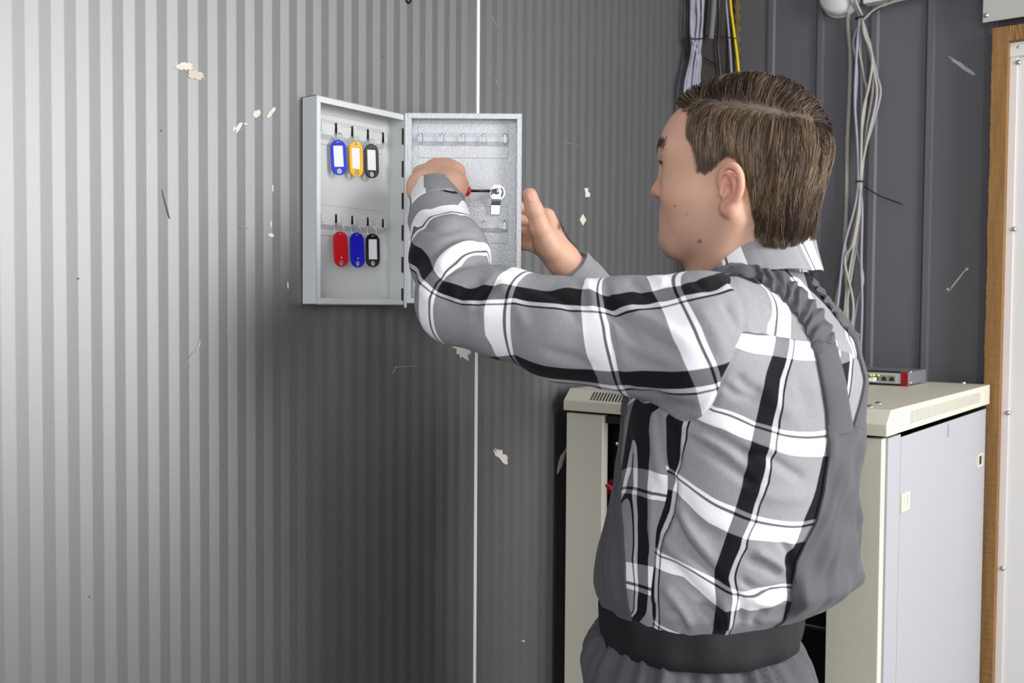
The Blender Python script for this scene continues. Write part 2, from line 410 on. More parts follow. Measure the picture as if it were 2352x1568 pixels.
# strips in the body : measured on the back panel plane
xb = .0015; q = lambda px, py, x=xb: onx(px, py, x)
pitch = .0302
yh = [q(p, 300, .011)[1] for p in (775, 811, 848, 883)]
pitch = (yh[3]-yh[0])/3
hooks_y = [yh[0]+pitch*k for k in (-1, 0, 1, 2, 3)]
yp0 = hooks_y[0]-.006; yp1 = hooks_y[-1]+.0045
u_ = [y-yp0 for y in hooks_y]
def zof(px, py, x=xb): return onx(px, py, x)[2]
for (pb, r0p, r1p, hp0, hp1, pt) in (((850, 350), (850, 332), (850, 300), (850, 322), (850, 298), None), ((850, 548), (850, 529), (850, 500), (850, 520), (850, 500), None)):
    zlo = zof(*pb); r0 = zof(*r0p, .006); r1 = zof(*r1p, .006); h0 = zof(*hp0, .012); h1 = zof(*hp1, .009)
    hook_strip((xb, yp0, 0), Y, X, yp1-yp0, zlo, r1+.012, r0, r1, u_, h0, h1, body, M_CAB)
# ------------------------------------------------------------------ door
HG = np.array([XF, yH, 0])+X*.0022+Y*.001           # hinge axis
gd = np.array([RT[0], RT[1], 0]); gd /= np.linalg.norm(gd)      # along the open door
gn = np.array([gd[1], -gd[0], 0])                     # towards the camera side
zdep = (HG-CAM)@_F
pr = lambda px: (HG+gd*0)                             # placeholder for clarity
def ond(px, py, off=0.):                              # point on the door plane shifted 'off' towards the viewer
    o = HG+gn*off; rr = ray(px, py); t = ((o-CAM)@gn)/(rr@gn); return CAM+rr*t
DD = .020                                             # door tray depth
fr = DD*0+.002                                        # rim plane sits at the hinge axis
DWt = (ond(1197.5, 480, fr)-HG)@gd; u0 = (ond(933.5, 480, fr)-HG)@gd
dzT = ond(1100, 260, fr)[2]; dzB = dzT-H+.001
o = HG+gd*u0+gn*(fr-DD); o = np.array([o[0], o[1], dzB])
door_ = tray(o, gd, gn, DWt-u0, dzT-dzB, DD, .0085, 'door', M_DOORIN, M_DOORIN, cabinet)
pu = lambda px, off=fr-DD+.0015: (ond(px, 320, off)-o)@gd
pz = lambda py, off=fr-DD+.0015: ond(1060, py, off)[2]
base = o+gn*.0015; base[2] = 0
hk = [pu(p)-pu(960.5) for p in (968.5, 1016.5, 1064.5, 1112.5, 1160)]
for (b_, r0_, r1_, h0_, h1_, t_) in ((362.5, 330, 312, 329, 309, 284), (557.5, 528, 510, 527, 508, 474)):
    hook_strip(base+gd*pu(960.5), gd, gn, pu(1167)-pu(960.5), pz(b_), pz(t_), pz(r0_), pz(r1_), hk, pz(h0_), pz(h1_), door_, M_DOORIN, rise=.005)
# piano hinge
mb = MB(); mb.tube([HG+Z*(zB-.004), HG+Z*(zT+.001)], .0024, 14); hinge = mb.build('hinge', M_CAB, cabinet, smooth=False)
for k, (a, b_) in enumerate(((295, 332), (370, 407), (443, 480), (517, 553), (590, 626), (662, 690))):
    za = r_(926, a)[2]; zb_ = r_(926, b_)[2]
    MB().box((XF+.0004, yH-.0042, (za+zb_)/2), (.0012, .0030, za-zb_)).build('notch', M_SLOT, hinge)
    MB().tube([HG+Z*zb_, HG+Z*za], .0029, 14).build('knuckle', M_CAB, hinge)
# cam lock
lc = ond(1141, 441, fr-DD+.0015)
lock = MB().lathe([(.0, .0030), (.0088, .0030), (.0105, .0018), (.0105, 0)], lc+gn*.0, gn, 6).lathe([(.0, .0105), (.0056, .0105), (.0062, .0098), (.0062, 0)], lc, gn, 18).build('cam_lock', M_CHROME, door_)
MB().lathe([(.0105, .0016), (.0125, .0016), (.0125, 0)], lc+gd*.001-Z*.001, gn, 20).build('washer', M_CHROME, lock, smooth=False)
L0 = lc+gn*.0106
prof = [(0.0105, .0000), (.0, .0000), (-.012, .0000), (-.0155, -.0008), (-.019, -.0048), (-.0215, -.0056), (-.036, -.0056)]
vs = []; fs = []
for (z, d) in prof:
    hw = .0072 if abs(z) < .035 else .0068
    if z > .009: hw = .0052
    for (s, e) in ((-1, 0), (1, 0), (1, .0013), (-1, .0013)): vs.append(L0+gd*(s*hw-(.0022*(-z/.036) if z < 0 else 0))+Z*z+gn*(d+e))
fs = [(i*4+k, i*4+(k+1) % 4, i*4+4+(k+1) % 4, i*4+4+k) for i in range(len(prof)-1) for k in range(4)]+[(3, 2, 1, 0), tuple(len(prof)*4-4+k for k in range(4))]
MB().add(vs, fs).build('cam_lever', M_CHROME, lock, bevel=.0004)
MB().lathe([(0, .0020), (.0022, .0020), (.0045, .0014), (.0050, 0)], L0+gn*.0013, gn, 16).build('lock_screw', M_CHROME, lock, smooth=True)
for a in (0, 1):
    ax = (gd, gn, Z) if a == 0 else (Z, gn, gd)
    MB().box(L0+gn*.0034, (.0042, .0005, .0009), ax).build('screw_slot', M_SLOT, lock)
# ------------------------------------------------------------------ key tags
def plate(outer, holes, th, o, ux, uz, un, bev=.0006):
    bm = bmesh.new(); loops = [outer]+holes; edges = []
    for lp in loops:
        vv = [bm.verts.new((p[0], 0, p[1])) for p in lp]
        edges += [bm.edges.new((vv[i], vv[(i+1) % len(vv)])) for i in range(len(vv))]
    bmesh.ops.triangle_fill(bm, use_beauty=True, use_dissolve=False, edges=edges)
    r = bmesh.ops.extrude_face_region(bm, geom=bm.faces[:])
    for v in r['geom']:
        if isinstance(v, bmesh.types.BMVert): v.co.y += th
    bmesh.ops.recalc_face_normals(bm, faces=bm.faces[:])
    if bev:
        ed = [e for e in bm.edges if len(e.link_faces) == 2 and e.calc_face_angle(0) > 1.2]
        bmesh.ops.bevel(bm, geom=ed, offset=bev, segments=2, affect='EDGES', profile=.5)
    bm.verts.index_update(); o = np.array(o, float)
    vs = [o+ux*v.co.x+un*(v.co.y-th/2)+uz*v.co.z for v in bm.verts]; fs = [tuple(v.index for v in f.verts) for f in bm.faces]; bm.free()
    return vs, fs
def capsule2(w, h, n=12):
    r = w/2; out = []
    for k in range(n+1): a = math.pi*k/n; out.append((r*math.cos(a), h/2-r+r*math.sin(a)))
    for k in range(n+1): a = math.pi+math.pi*k/n; out.append((r*math.cos(a), -h/2+r+r*math.sin(a)))
    return out
def key_tag(label, col, cx, cy, hpx, wpx, hookpt, window, lean, colname, foot):
    """cx,cy centre pixel of the tag; hpx height, wpx apparent width"""
    xx = .0155
    c = onx(cx, cy, xx); zc_ = (c-CAM)@_F
    h = hpx*zc_/FPX; w = h*.44
    tw = math.acos(min(.999, (wpx*zc_/FPX)/w)); gdir = math.atan2(gd[1], gd[0])+tw     # turned towards the wall direction
    ux = np.array([math.cos(gdir), math.sin(gdir), 0]); un = np.array([ux[1], -ux[0], 0])
    # lean
    uz = Z*math.cos(lean)-ux*math.sin(lean); ux = ux*math.cos(lean)+Z*math.sin(lean)
    t = thing('key_tag', label, 'key tag', c, 'key tags hanging in the cabinet')
    mat = simple(colname, col, .34, var=.04, spec=.22)
    holes = [circ(h*.030, 12, 0, h*.43), capsule_hole(h*.072, h*.082, 0, -h*.385)]
    if window: holes.append(rrect(w*.62, h*.60, .0008, 2, 0, h*.035))
    vs, fs = plate(capsule2(w, h), holes, .0030, c, ux, uz, un)
    tagb = MB().add(vs, fs).build('tag_body', mat, t)
    if window:
        MB().prism(rrect(w*.64, h*.62, .0005, 2, 0, h*.035), .0008, c, ux, uz, un, -.0006).build('paper_insert', M_PAPER, t)
    else:
        MB().lathe([(0, .0004), (.0010, .0003), (.0011, 0)], c+un*.0015-uz*h*.24, un, 10).build('moulding_dot', M_PAPER, tagb)
    # split ring: through the tag hole and over the hook
    top = c+uz*h*.43; hp = hookpt; mid = (top+hp)/2; ax = hp-top; L = np.linalg.norm(ax); ax /= L; R = max(L/2+.0006, .0062)
    sd = ux*.9+un*.35; sd = sd-ax*(sd@ax); sd /= np.linalg.norm(sd)
    for k in (0, 1):
        pts = [mid+ax*R*math.cos(a)+sd*R*.92*math.sin(a)+np.cross(ax, sd)*(.0007*k) for a in np.linspace(0, 2*math.pi, 33)[:-1]]
        MB().tube(pts, .00045, 6, closed=True).build('split_ring', M_CHROME, t, smooth=True)
    return t
def capsule_hole(rx, rz, cx, cz): return [(cx+rx*math.cos(2*math.pi*k/20), cz+rz*math.sin(2*math.pi*k/20)) for k in range(20)]
BL = srgb(44, 58, 205); YE = srgb(238, 178, 18); BK = srgb(8, 8, 9); RD = srgb(196, 22, 36); DB = srgb(26, 22, 190)
tags = [('blue key tag with white paper window, upper row, left of the yellow one', BL, 778, 361.5, 81, 34.5, (775, 305), True, .055, 'blue_plastic'),
        ('yellow key tag with paper window in the upper row', YE, 817.5, 366, 80, 27, (813, 312), True, .03, 'yellow_plastic'),
        ('black key tag with paper window hanging in the upper row', BK, 853.5, 370, 78, 29.5, (850, 318), True, .03, 'black_tag_plastic'),
        ('plain red key tag without a window, lower row', RD, 782.5, 572, 81, 28, (777, 515), False, .055, 'red_plastic'),
        ('plain dark blue key tag without a window, lower row', DB, 820.5, 574, 80, 27.5, (815, 518), False, .05, 'dark_blue_plastic'),
        ('black key tag with paper window hanging in the lower row', BK, 856, 575, 77, 29, (852, 521), True, .02, 'black_tag_plastic')]
for (lb, col, cx, cy, h, w, hp, win, lean, cn) in tags:
    key_tag(lb, col, cx, cy, h, w, onx(hp[0], hp[1], .0125), win, lean, cn, 0)
# ------------------------------------------------------------------ screwdriver (rests in the lock screw, held in the left hand)
tip = L0+gn*.0040
hnd = P(1071, 438, 1.520)
ax = tip-hnd; Ls = np.linalg.norm(ax); ax /= Ls
sd = thing('screwdriver', 'red handled flat screwdriver held to the cabinet lock', 'screwdriver', hnd)
MB().lathe([(0.0, .0), (.0021, .0), (.0021, Ls-.016)], hnd, ax, 14).build('shaft', M_STEEL, sd, smooth=True)
b1 = np.cross(ax, Z); b1 /= np.linalg.norm(b1); b2 = np.cross(b1, ax)
vs = []
for (d, wv, tv) in ((Ls-.018, .0021, .0021), (Ls-.012, .0026, .0018), (Ls-.007, .0034, .0012), (Ls, .0033, .0004)):
    for (s, e) in ((-1, -1), (1, -1), (1, 1), (-1, 1)): vs.append(hnd+ax*d+b2*s*wv+b1*e*tv)
fs = [(i*4+k, i*4+(k+1) % 4, i*4+4+(k+1) % 4, i*4+4+k) for i in range(3) for k in range(4)]+[(3, 2, 1, 0), (12, 13, 14, 15)]
MB().add(vs, fs).build('blade', M_CHROME, sd)
M_REDH = simple('red_handle', srgb(200, 24, 30), .25, var=.05)
MB().lathe([(0, .004), (.0068, .0035), (.0088, .001), (.0090, -.004), (.0075, -.010), (.0090, -.020), (.0115, -.030), (.0115, -.045), (.0095, -.056), (0, -.060)], hnd, ax, 22).build('handle', M_REDH, sd, smooth=True)
SCREW_H, SCREW_AX = hnd, ax
# ================================================================== network rack
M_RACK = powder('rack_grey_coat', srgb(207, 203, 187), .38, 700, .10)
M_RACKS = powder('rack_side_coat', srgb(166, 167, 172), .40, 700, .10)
M_DARK = simple('dark_interior', srgb(14, 14, 16), .7, var=.2)
M_RAIL = simple('rail_metal', srgb(120, 125, 130), .4, metal=.6, var=.1)
cn = P(2037, 1003.6, 1.57); RX1, RY0 = cn[0], cn[1]; ZL = cn[2]
RX0 = ony(1293.7, 942, RY0)[0]; RY1 = onx(2273, 919.4, RX1)[1]; ZTOP = ZL+.041
print('rack', RX0, RX1, RY0, RY1, ZL)
rack = thing('network_rack', 'pale grey network rack with an open front, behind the man', 'network rack', ((RX0+RX1)/2, (RY0+RY1)/2, 0))
# cap with a front chamfer
pf = [(RY0, ZL), (RY0, ZL+.019), (RY0+.022, ZTOP), (RY1, ZTOP), (RY1, ZL)]
mb = MB(); o_ = np.array([RX0, 0, 0]); mb.prism(pf, RX1-RX0, o_, Y, Z, X)
cap = mb.build('top_cap', M_RACK, rack, bevel=.0015)
nrm = np.array([0, -.022, .022]); nrm /= np.linalg.norm(nrm); up_ = np.array([0, .022, .022]); up_ /= np.linalg.norm(up_)
def on_ch(px, py):
    o = np.array([0, RY0, ZL+.019]); rr = ray(px, py); return CAM+rr*(((o-CAM)@nrm)/(rr@nrm))
s0 = on_ch(1361, 910)[0]; sp = (on_ch(1417, 915)[0]-s0)/8
k = 0; sl = MB()
while s0+k*sp < RX1-(s0-RX0):
    c = np.array([s0+k*sp, RY0+.011, ZL+.030]); sl.box(c+nrm*.0001, (.0028, .0205, .0006), (X, up_, nrm)); k += 1
sl.build('vent_slots', M_DARK, cap)
sl = MB(); ya = onx(2092, 960, RX1)[1]; yb_ = onx(2250, 905, RX1)[1]
for i in range(52):
    y = ya+(yb_-ya)*i/51; sl.box((RX1+.0001, y, ZL+.0205), (.0005, .0016, .021), bev=0)
sl.build('side_vents', simple('vent_shade', srgb(130, 128, 122), .7), cap)
for (px, py) in ((1998, 934), (2018, 926.5), (2213, 878), (2226, 874)):
    p = onz(px, py, ZTOP); MB().lathe([(0, .0036), (.003, .0032), (.0058, .0014), (.0064, 0), (.0064, -.002)], p, Z, 18).build('cap_screw', M_CHROME, cap, smooth=True)
# carcass
FY = RY0+.006; XI0 = RX0+.004; XI1 = RX1-.005; ZB = ZL-.005
pl1 = ony(1383.5, 1000, FY)[0]; pr0 = ony(1895, 1500, FY)[0]
print('posts', XI0, pl1, pr0, XI1)
MB().box(((XI0+pl1)/2, FY+.010, ZB/2+.03), (pl1-XI0, .020, ZB-.06), bev=.001).build('post', M_RACK, rack, label='left front post')
MB().box(((XI1+pr0)/2-.002, FY+.010, ZB/2+.03), (XI1-pr0-.004, .020, ZB-.06), bev=.0015).build('post', M_RACK, rack, label='right front post')
MB().box(((XI0+XI1)/2, FY+.012, .05), (XI1-XI0, .024, .10), bev=.001).build('plinth', M_RACK, rack)
MB().box(((XI0+XI1)/2, FY+.035, ZB-.008), (XI1-XI0-.02, .05, .014)).build('head_rail', M_DARK, rack)
MB().box(((XI0+XI1)/2, (FY+RY1)/2, .02), (XI1-XI0, RY1-FY-.01, .03)).build('base_plate', M_RACK, rack)
MB().box(((XI0+XI1)/2, RY1-.006, ZB/2), (XI1-XI0, .004, ZB)).build('back_panel', M_DARK, rack)
MB().box((XI0+.001, (FY+RY1)/2+.01, ZB/2), (.002, RY1-FY-.03, ZB-.01)).build('side_panel', M_DARK, rack)
# right flank : corner strip, gap, removable side panel with latches
y1_ = onx(2065, 1200, XI1)[1]
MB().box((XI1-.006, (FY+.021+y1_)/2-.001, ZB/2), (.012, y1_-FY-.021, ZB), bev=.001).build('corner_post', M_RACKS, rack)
MB().box((XI1-.0035, FY+.0225, ZB/2), (.004, .0035, ZB)).build('hinge_seam', M_RACK, rack)
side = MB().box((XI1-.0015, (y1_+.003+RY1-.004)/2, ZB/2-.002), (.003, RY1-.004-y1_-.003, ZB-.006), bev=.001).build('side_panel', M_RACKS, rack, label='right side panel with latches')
MB().box((XI1-.0022, y1_+.0015, ZB/2), (.002, .003, ZB)).build('panel_gap', simple('gap_shadow_line', srgb(178, 172, 150), .8), rack)
def latch(px0, px1, py0, py1, small=False):
    c = onx((px0+px1)/2, (py0+py1)/2, XI1); w = abs(onx(px1, py0, XI1)[1]-onx(px0, py0, XI1)[1]); h = onx(px0, py0, XI1)[2]-onx(px0, py1, XI1)[2]
    fr_ = MB().ring(rrect(w, h, .002, 3), rrect(w*.55, h*.66, .001, 3), .0022, c, Y, Z, X).build('latch', M_RACK, side)
    MB().box(c+X*.0004, (.0012, w*.55, h*.66)).build('latch_recess', M_DARK if small else simple('latch_cream', srgb(196, 190, 172), .5), fr_)
    if not small: MB().box(c+X*.0012+Z*h*.02, (.0022, w*.3, h*.34), bev=.0006).build('latch_slider', M_RACK, fr_)
latch(2068, 2087, 1130, 1172); latch(2244, 2255.5, 1041, 1071, True)
c = onx(2177.5, 988, XI1); MB().ring(rrect(.0085, .026, .004, 4), rrect(.0045, .022, .002, 4), .0012, c, Y, Z, X).build('panel_lug', M_RACKS, side)
# inner 19 inch rails and what is mounted
RYL = FY+.055
rx0 = ony(1409, 1050, RYL)[0]; rx1 = ony(1409, 1050, RYL)[0]+.030
rail = MB(); rail.box((rx0+.015, RYL+.001, ZB/2), (.030, .002, ZB-.1)); rail.box((rx0+.031, RYL+.02, ZB/2), (.002, .04, ZB-.1)); rl = rail.build('mounting_rail', M_RAIL, rack)
k = 0; zz = ZB-.055
while zz > .1:
    MB().box((rx0+.010, RYL-.0002, zz), (.0095, .0006, .0095)).build('square_hole', M_DARK, rl) if zz > ZB-.62 else 0
    zz -= .0222
rail = MB(); xr1 = RX1-(rx0-RX0); rail.box((xr1-.015, RYL+.001, ZB/2), (.030, .002, ZB-.1)); rail.build('mounting_rail', M_RAIL, rack)
for i, (py0, py1, nm) in enumerate(((990, 1060, 'patch_panel'), (1066, 1110, 'patch_panel'))):
    za, zb_ = ony(1416, py0, RYL)[2], ony(1416, py1, RYL)[2]
    t = MB().box(((rx0+xr1)/2, RYL-.003, (za+zb_)/2), (xr1-rx0, .003, za-zb_), bev=.0006).build(nm, M_BLACK, rack)
    for py in ((1018, 1057) if i == 0 else (1087,)):
        p = ony(1416, py, RYL-.006); MB().lathe([(0, .004), (.004, .0034), (.0068, .001), (.0068, 0)], p, -Y, 16).build('rack_screw', M_CHROME, t, smooth=True)
    for j in range(12):
        MB().box((rx0+.055+j*.036, RYL-.005, (za+zb_)/2), (.012, .002, .010)).build('port', M_DARK, t)
# horizontal cable tray edge visible at the right of the opening
p0 = ony(1850, 1437, FY+.03); p1 = ony(1893, 1446, FY+.03)
sh = MB().box(((RX0+RX1)/2, FY+.19, p1[2]-.0035), (RX1-RX0-.03, .30, .003)).build('rack_shelf', M_DARK, rack)
MB().box(((RX0+RX1)/2, FY+.0395, p1[2]), (RX1-RX0-.03, .001, .0022)).build('shelf_edge', M_RAIL, sh)
# red patch cables, one bundle of loops
M_REDC = simple('red_cable_jacket', srgb(158, 22, 30), .45, var=.1)
cc = P(1406, 1178, 1.93)
rc = thing('red_cable_coil', 'coiled red network cables hanging in the rack opening', 'cable', cc)
rnd = random.Random(5)
for i in range(11):
    rr_, ry_ = .030+rnd.uniform(-.006, .004), .058+rnd.uniform(-.010, .006); ox, oy, oz = rnd.uniform(-.004, .004), rnd.uniform(-.012, .012), rnd.uniform(-.008, .008)
    pts = [cc+X*(ox+rr_*math.cos(a)*1.0+.004*math.sin(2*a+i))+Y*(oy+.01*math.sin(a+i))+Z*(oz+ry_*math.sin(a)+.003*math.cos(3*a+i)) for a in np.linspace(0, 2*math.pi, 41)[:-1]]
    MB().tube(pts, .0026, 7, closed=True).build('cable_loop', M_REDC, rc, smooth=True)
# ================================================================== firewall / router on top
rp = onz(2086, 887.5, ZTOP); rfr = ony(1900, 880, rp[1])[0]
Hh = .0295; rd = onx(2127, 862, rp[0])[1]-rp[1]; x1 = rp[0]; x0 = x1-.215; y0 = rp[1]
router = thing('network_router', 'grey and red network router standing on the rack top', 'router', ((x0+x1)/2, y0+rd/2, ZTOP))
M_RTR = simple('router_grey_metal', srgb(128, 130, 136), .45, metal=.35, var=.04)
MB().box(((x0+x1)/2, y0+rd/2+.002, ZTOP+Hh/2+.0015), (x1-x0, rd-.004, Hh-.003), bev=.001).build('case', M_RTR, router)
rw = .0145
MB().prism([(x1-rw, 0), (x1-.001, 0), (x1-.001, Hh), (x1-rw, Hh)], .006, np.array([0, y0-.002, ZTOP+.0006]), X, Z, Y).build('red_end', simple('router_red', srgb(168, 18, 34), .4, var=.05), router)
for i in range(9): MB().box((x1-rw+.0015+i*.0015, y0-.0022, ZTOP+Hh/2), (.0005, .0006, Hh-.002)).build('rib', simple('router_red_dark', srgb(120, 12, 24), .5), bpy.data.objects['red_end'])
MB().box(((x0+x1-rw)/2, y0+.0005, ZTOP+.0155), (x1-x0-rw, .003, Hh-.008)).build('front_panel', simple('router_face', srgb(168, 170, 178), .5, var=.02), router)
for z_ in (ZTOP+.002, ZTOP+Hh-.001): MB().box(((x0+x1-rw)/2, y0+.001, z_), (x1-x0-rw, .004, .0035)).build('dark_edge', M_BLACK, router)
M_PORT = simple('port_brass', srgb(150, 145, 110), .5, metal=.4)
def LED(name, col, s):
    m = NT(name); m.set(Roughness=.4); m.b.inputs['Base Color'].default_value = col; m.b.inputs['Emission Color'].default_value = col; m.b.inputs['Emission Strength'].default_value = s; return m.m
M_LG = LED('led_green', (.35, 1, .02, 1), 4); M_LO = LED('led_orange', (1, .55, .02, 1), 3)
ports = [ony(p, 868, y0-.001)[0] for p in (2048.5, 2030.5)]; dp = ports[0]-ports[1]
for i in range(7):
    xp = ports[0]-i*dp; zc0 = ZTOP+.0145
    pt = MB().box((xp, y0-.0011, zc0), (dp*.97, .0012, .0135), bev=.0003).build('ethernet_port', M_PORT, router)
    MB().prism([(-.0048, -.0045), (.0048, -.0045), (.0048, .0015), (.0028, .0015), (.0028, .0036), (-.0028, .0036), (-.0028, .0015), (-.0048, .0015)], .0008, np.array([xp, y0-.0022, zc0]), X, Z, Y).build('socket', M_DARK, pt)
    if i >= 2:
        MB().lathe([(0, .0008), (.0013, .0004), (.0013, 0)], (xp+.0052, y0-.0018, zc0+.0058), -Y, 10).build('led', M_LO, pt)
        MB().lathe([(0, .0008), (.0015, .0004), (.0015, 0)], (xp-.0048, y0-.0018, zc0+.0058), -Y, 10).build('led', M_LG, pt)
for (px, py) in ((2092.5, 854), (2092, 879)):
    p = onx(px, py, x1); MB().lathe([(0, .0016), (.0018, .0012), (.0024, 0)], p, X, 12).build('case_screw', M_CHROME, router, smooth=True)
M_WCAB = simple('white_cable_jacket', srgb(206, 203, 205), .5, var=.03)
xp = ports[0]-2*dp
pc = thing('patch_cable', 'white network cable plugged into the router on the rack', 'cable', (xp, y0-.03, ZTOP+.012))
MB().box((xp-.004, y0-.012, ZTOP+.012), (.011, .022, .009), bev=.0015).build('plug', M_WCAB, pc)
MB().tube(catmull([(xp-.006, y0-.022, ZTOP+.012), (xp-.012, y0-.034, ZTOP+.010), (xp-.05, y0-.055, ZTOP+.0045), (xp-.13, y0-.05, ZTOP+.0035), (xp-.2, y0-.0, ZTOP+.0035), (xp-.26, y0+.1, ZTOP+.0035)], 6), .0027, 10).build('cord', M_WCAB, pc, smooth=True)
# ================================================================== cables on the far wall
M_GCAB = simple('grey_white_cable', srgb(160, 156, 148), .5, var=.05)
M_LCAB = simple('lilac_white_cable', srgb(146, 144, 158), .5, var=.05)
M_YEL = simple('yellow_cable_jacket', srgb(222, 192, 20), .45, var=.04)
def px_line(pts, yp, mat, r, name, parent, n=7, jit=0):
    pts3 = [ony(p[0], p[1], (p[2] if len(p) > 2 else yp)) for p in pts]
    return MB().tube(catmull(pts3, n), r, 8).build(name, mat, parent, smooth=True)
YC = YB-.022
# middle bundle
mbun = thing('cable_bundle', 'bundle of thin white cables tied twice, hanging right of the head', 'cable bundle', ony(1976, 200, YC))
tie1 = (1978, 40); tie2 = (1975, 418)
loops = [[(1968, 110), (1963, 230), (1969, 330)], [(1972, 100), (1985, 180), (1990, 215), (1976, 330)], [(1976, 110), (1979, 200), (1977, 330)],
         [(1990, 90), (2008, 170), (2013, 225), (1990, 330)], [(1994, 90), (2013, 170), (2022, 215), (2003, 290), (1985, 350)], [(1985, 80), (2003, 130), (1996, 195), (1981, 260), (1978, 340)],
         [(1965, 75), (1960, 105), (1968, 160), (1965, 260), (1970, 350)], [(1981, 60), (1998, 100), (2005, 160), (2004, 210), (1990, 300)]]
tails = [[(1962, 480), (1940, 560), (1930, 640), (1920, 730)], [(1968, 490), (1950, 580), (1925, 660), (1912, 750)], [(1970, 500), (1966, 560), (1982, 640), (1968, 700), (1955, 780)],
         [(1974, 490), (1962, 560), (1945, 660), (1937, 740), (1925, 800)], [(1980, 480), (1978, 600), (1980, 700), (1976, 820)], [(1972, 480), (1958, 560), (1940, 600), (1960, 700), (1948, 790)],
         [(1965, 470), (1945, 540), (1935, 600), (1926, 690), (1910, 790)], [(1977, 470), (1970, 550), (1957, 620), (1945, 700), (1940, 800)]]
for i, (lp, tl) in enumerate(zip(loops, tails)):
    yy = YC+((i*37) % 5-2)*.0035; j = (i-4)*1.3
    px_line([(1950+j*2, -40, YC-.02), (1962+j*1.2, 5, YC-.016), (tie1[0]+j, tie1[1])]+[(p[0], p[1], yy) for p in lp]+[(tie2[0]+j*.8, tie2[1], YC)]+[(p[0], p[1], yy) for p in tl], YC, M_GCAB if i % 2 else M_LCAB, .0030, 'cable', mbun)
def tie(c1, c2, tail, yp, parent):
    a = ony(*c1, yp); b = ony(*c2, yp); mid = (a+b)/2; R = np.linalg.norm(b-a)/2; pts = [mid+X*R*math.cos(t)+Y*R*.7*math.sin(t) for t in np.linspace(0, 2*math.pi, 21)[:-1]]
    MB().tube(catmull([ony(p[0], p[1], p[2] if len(p) > 2 else yp-.012) for p in tail], 5), .0017, 6).build('tie_tail', M_BLACK, MB().tube(pts, .0019, 6, closed=True).build('cable_tie', M_BLACK, parent, smooth=True), smooth=True)
tie((1966, 40), (1991, 42), [(1988, 36), (2010, 26), (2046, 2)], YC, mbun)
tie((1966, 416), (1985, 417), [(1985, 428), (2020, 449), (2075, 470)], YC, mbun)
tb = thing('thick_cable', 'single thicker white cable running down left of the tied bundle', 'cable', ony(1946, 250, YC))
px_line([(1949, 20), (1948, 60), (1953, 130), (1951, 220), (1946, 330), (1944, 470), (1940, 560), (1944, 660), (1947, 760), (1946, 860)], YB-.010, M_GCAB, .0048, 'cable', tb)
# junction disc and white duct at the top
p = ony(1932, -6, YB-.004)
jb = thing('junction_box', 'round white junction box at the top edge of the dark wall', 'junction box', p)
MB().lathe([(0, .034), (.036, .034), (.043, .026), (.044, 0)], p, -Y, 36).build('lid', M_TRIM, jb, smooth=True)
MB().lathe([(0, 0), (.047, 0), (.047, -.004), (0, -.004)], p-Y*0, -Y, 36).build('base', M_TRIM, jb)
p0 = ony(1982, 8, YB-.03); p1 = ony(2075, -8, YB-.03)
dk = thing('cable_duct', 'white plastic cable duct along the top of the dark wall', 'cable duct', p0)
MB().box((p0[0]+.12, YB-.016, p0[2]+.016), (.24, .030, .034), bev=.002).build('channel', M_TRIM, dk)
px_line([(1983, 45), (2005, 25), (2030, 12), (2068, 0), (2120, -8)], YB-.034, M_GCAB, .0030, 'cable', mbun)
# left bundle near the corner
def Q(px, py, off=.022):
    p = onx(px, py, off)
    return p if p[1] < YB-.02 and px < 1662 else ony(px, py, YB-.012-off*.4)
crn = struct(MB().box((.004, (onx(1577, 300, 0)[1]+YB)/2, 1.35), (.010, YB-onx(1577, 300, 0)[1], 2.7)).build('corner_strip', simple('dark_corner_strip', srgb(44, 40, 38), .8, var=.2)))  # flat dark brown strip from the last visible ribs to the corner
lb = thing('cable_bundle', 'bundle of lilac white cables in the corner behind the forehead', 'cable bundle', Q(1600, 90))
rnd = random.Random(3)
for i in range(11):
    a = i/10*2-1; a2 = rnd.uniform(-1, 1); oo = .022+((i*7) % 4)*.004
    top = 1600+a*13+rnd.uniform(-3, 3); wob = rnd.uniform(-7, 7)
    pts = [Q(top, -40, oo), Q(top+wob*.3, 10, oo), Q(1600+a*12+wob*.6, 50, oo), Q(1599+a*12, 87, oo), Q(1600+a2*13, 130, oo), Q(1595+a2*17, 170, oo), Q(1592+a2*20, 205, oo), Q(1588+a2*16, 300, oo), Q(1590+a*14, 480, oo), Q(1590+a*14, 770, oo+.004), Q(1590+a*14, 850, oo+.01)]
    MB().tube(catmull(pts, 6), .0027, 8).build('cable', M_LCAB, lb, smooth=True)
rg = [Q(1586+28*.5*(1-math.cos(t)), 87+(2.5*math.sin(t)), .028+.012*math.sin(t)) for t in np.linspace(0, 2*math.pi, 21)[:-1]]
MB().tube(rg, .0018, 6, closed=True).build('cable_tie', M_BLACK, lb, smooth=True)
MB().tube(catmull([Q(1612, 80), Q(1640, 83), Q(1661, 85)], 5)+[ony(1690, 88, YB-.05)], .0016, 6).build('cable_tie', M_BLACK, lb, smooth=True)
MB().tube(catmull([Q(1612, 130), Q(1640, 146), Q(1660, 158)], 5), .0016, 6).build('cable_tie', M_BLACK, lb, smooth=True)
cd = thing('corrugated_conduit', 'grey corrugated conduit beside the corner cable bundle', 'conduit', Q(1628, 40))
cl = catmull([Q(1640, -30, .03), Q(1638, 20, .03), Q(1632, 90, .03)], 40)
MB().tube(cl, [(.0078 if (i//2) % 2 else .0062) for i in range(len(cl))], 14).build('tube', simple('conduit_grey', srgb(108, 106, 108), .5), cd, smooth=False)
W2 = lambda px, py: ony(px, py, YB-.03)
MB().tube(catmull([Q(1648, -30), Q(1652, 30), Q(1649, 110), Q(1655, 190), Q(1655, 420)], 6), .0036, 8).build('inner_cable', M_BLACK, cd, smooth=True)
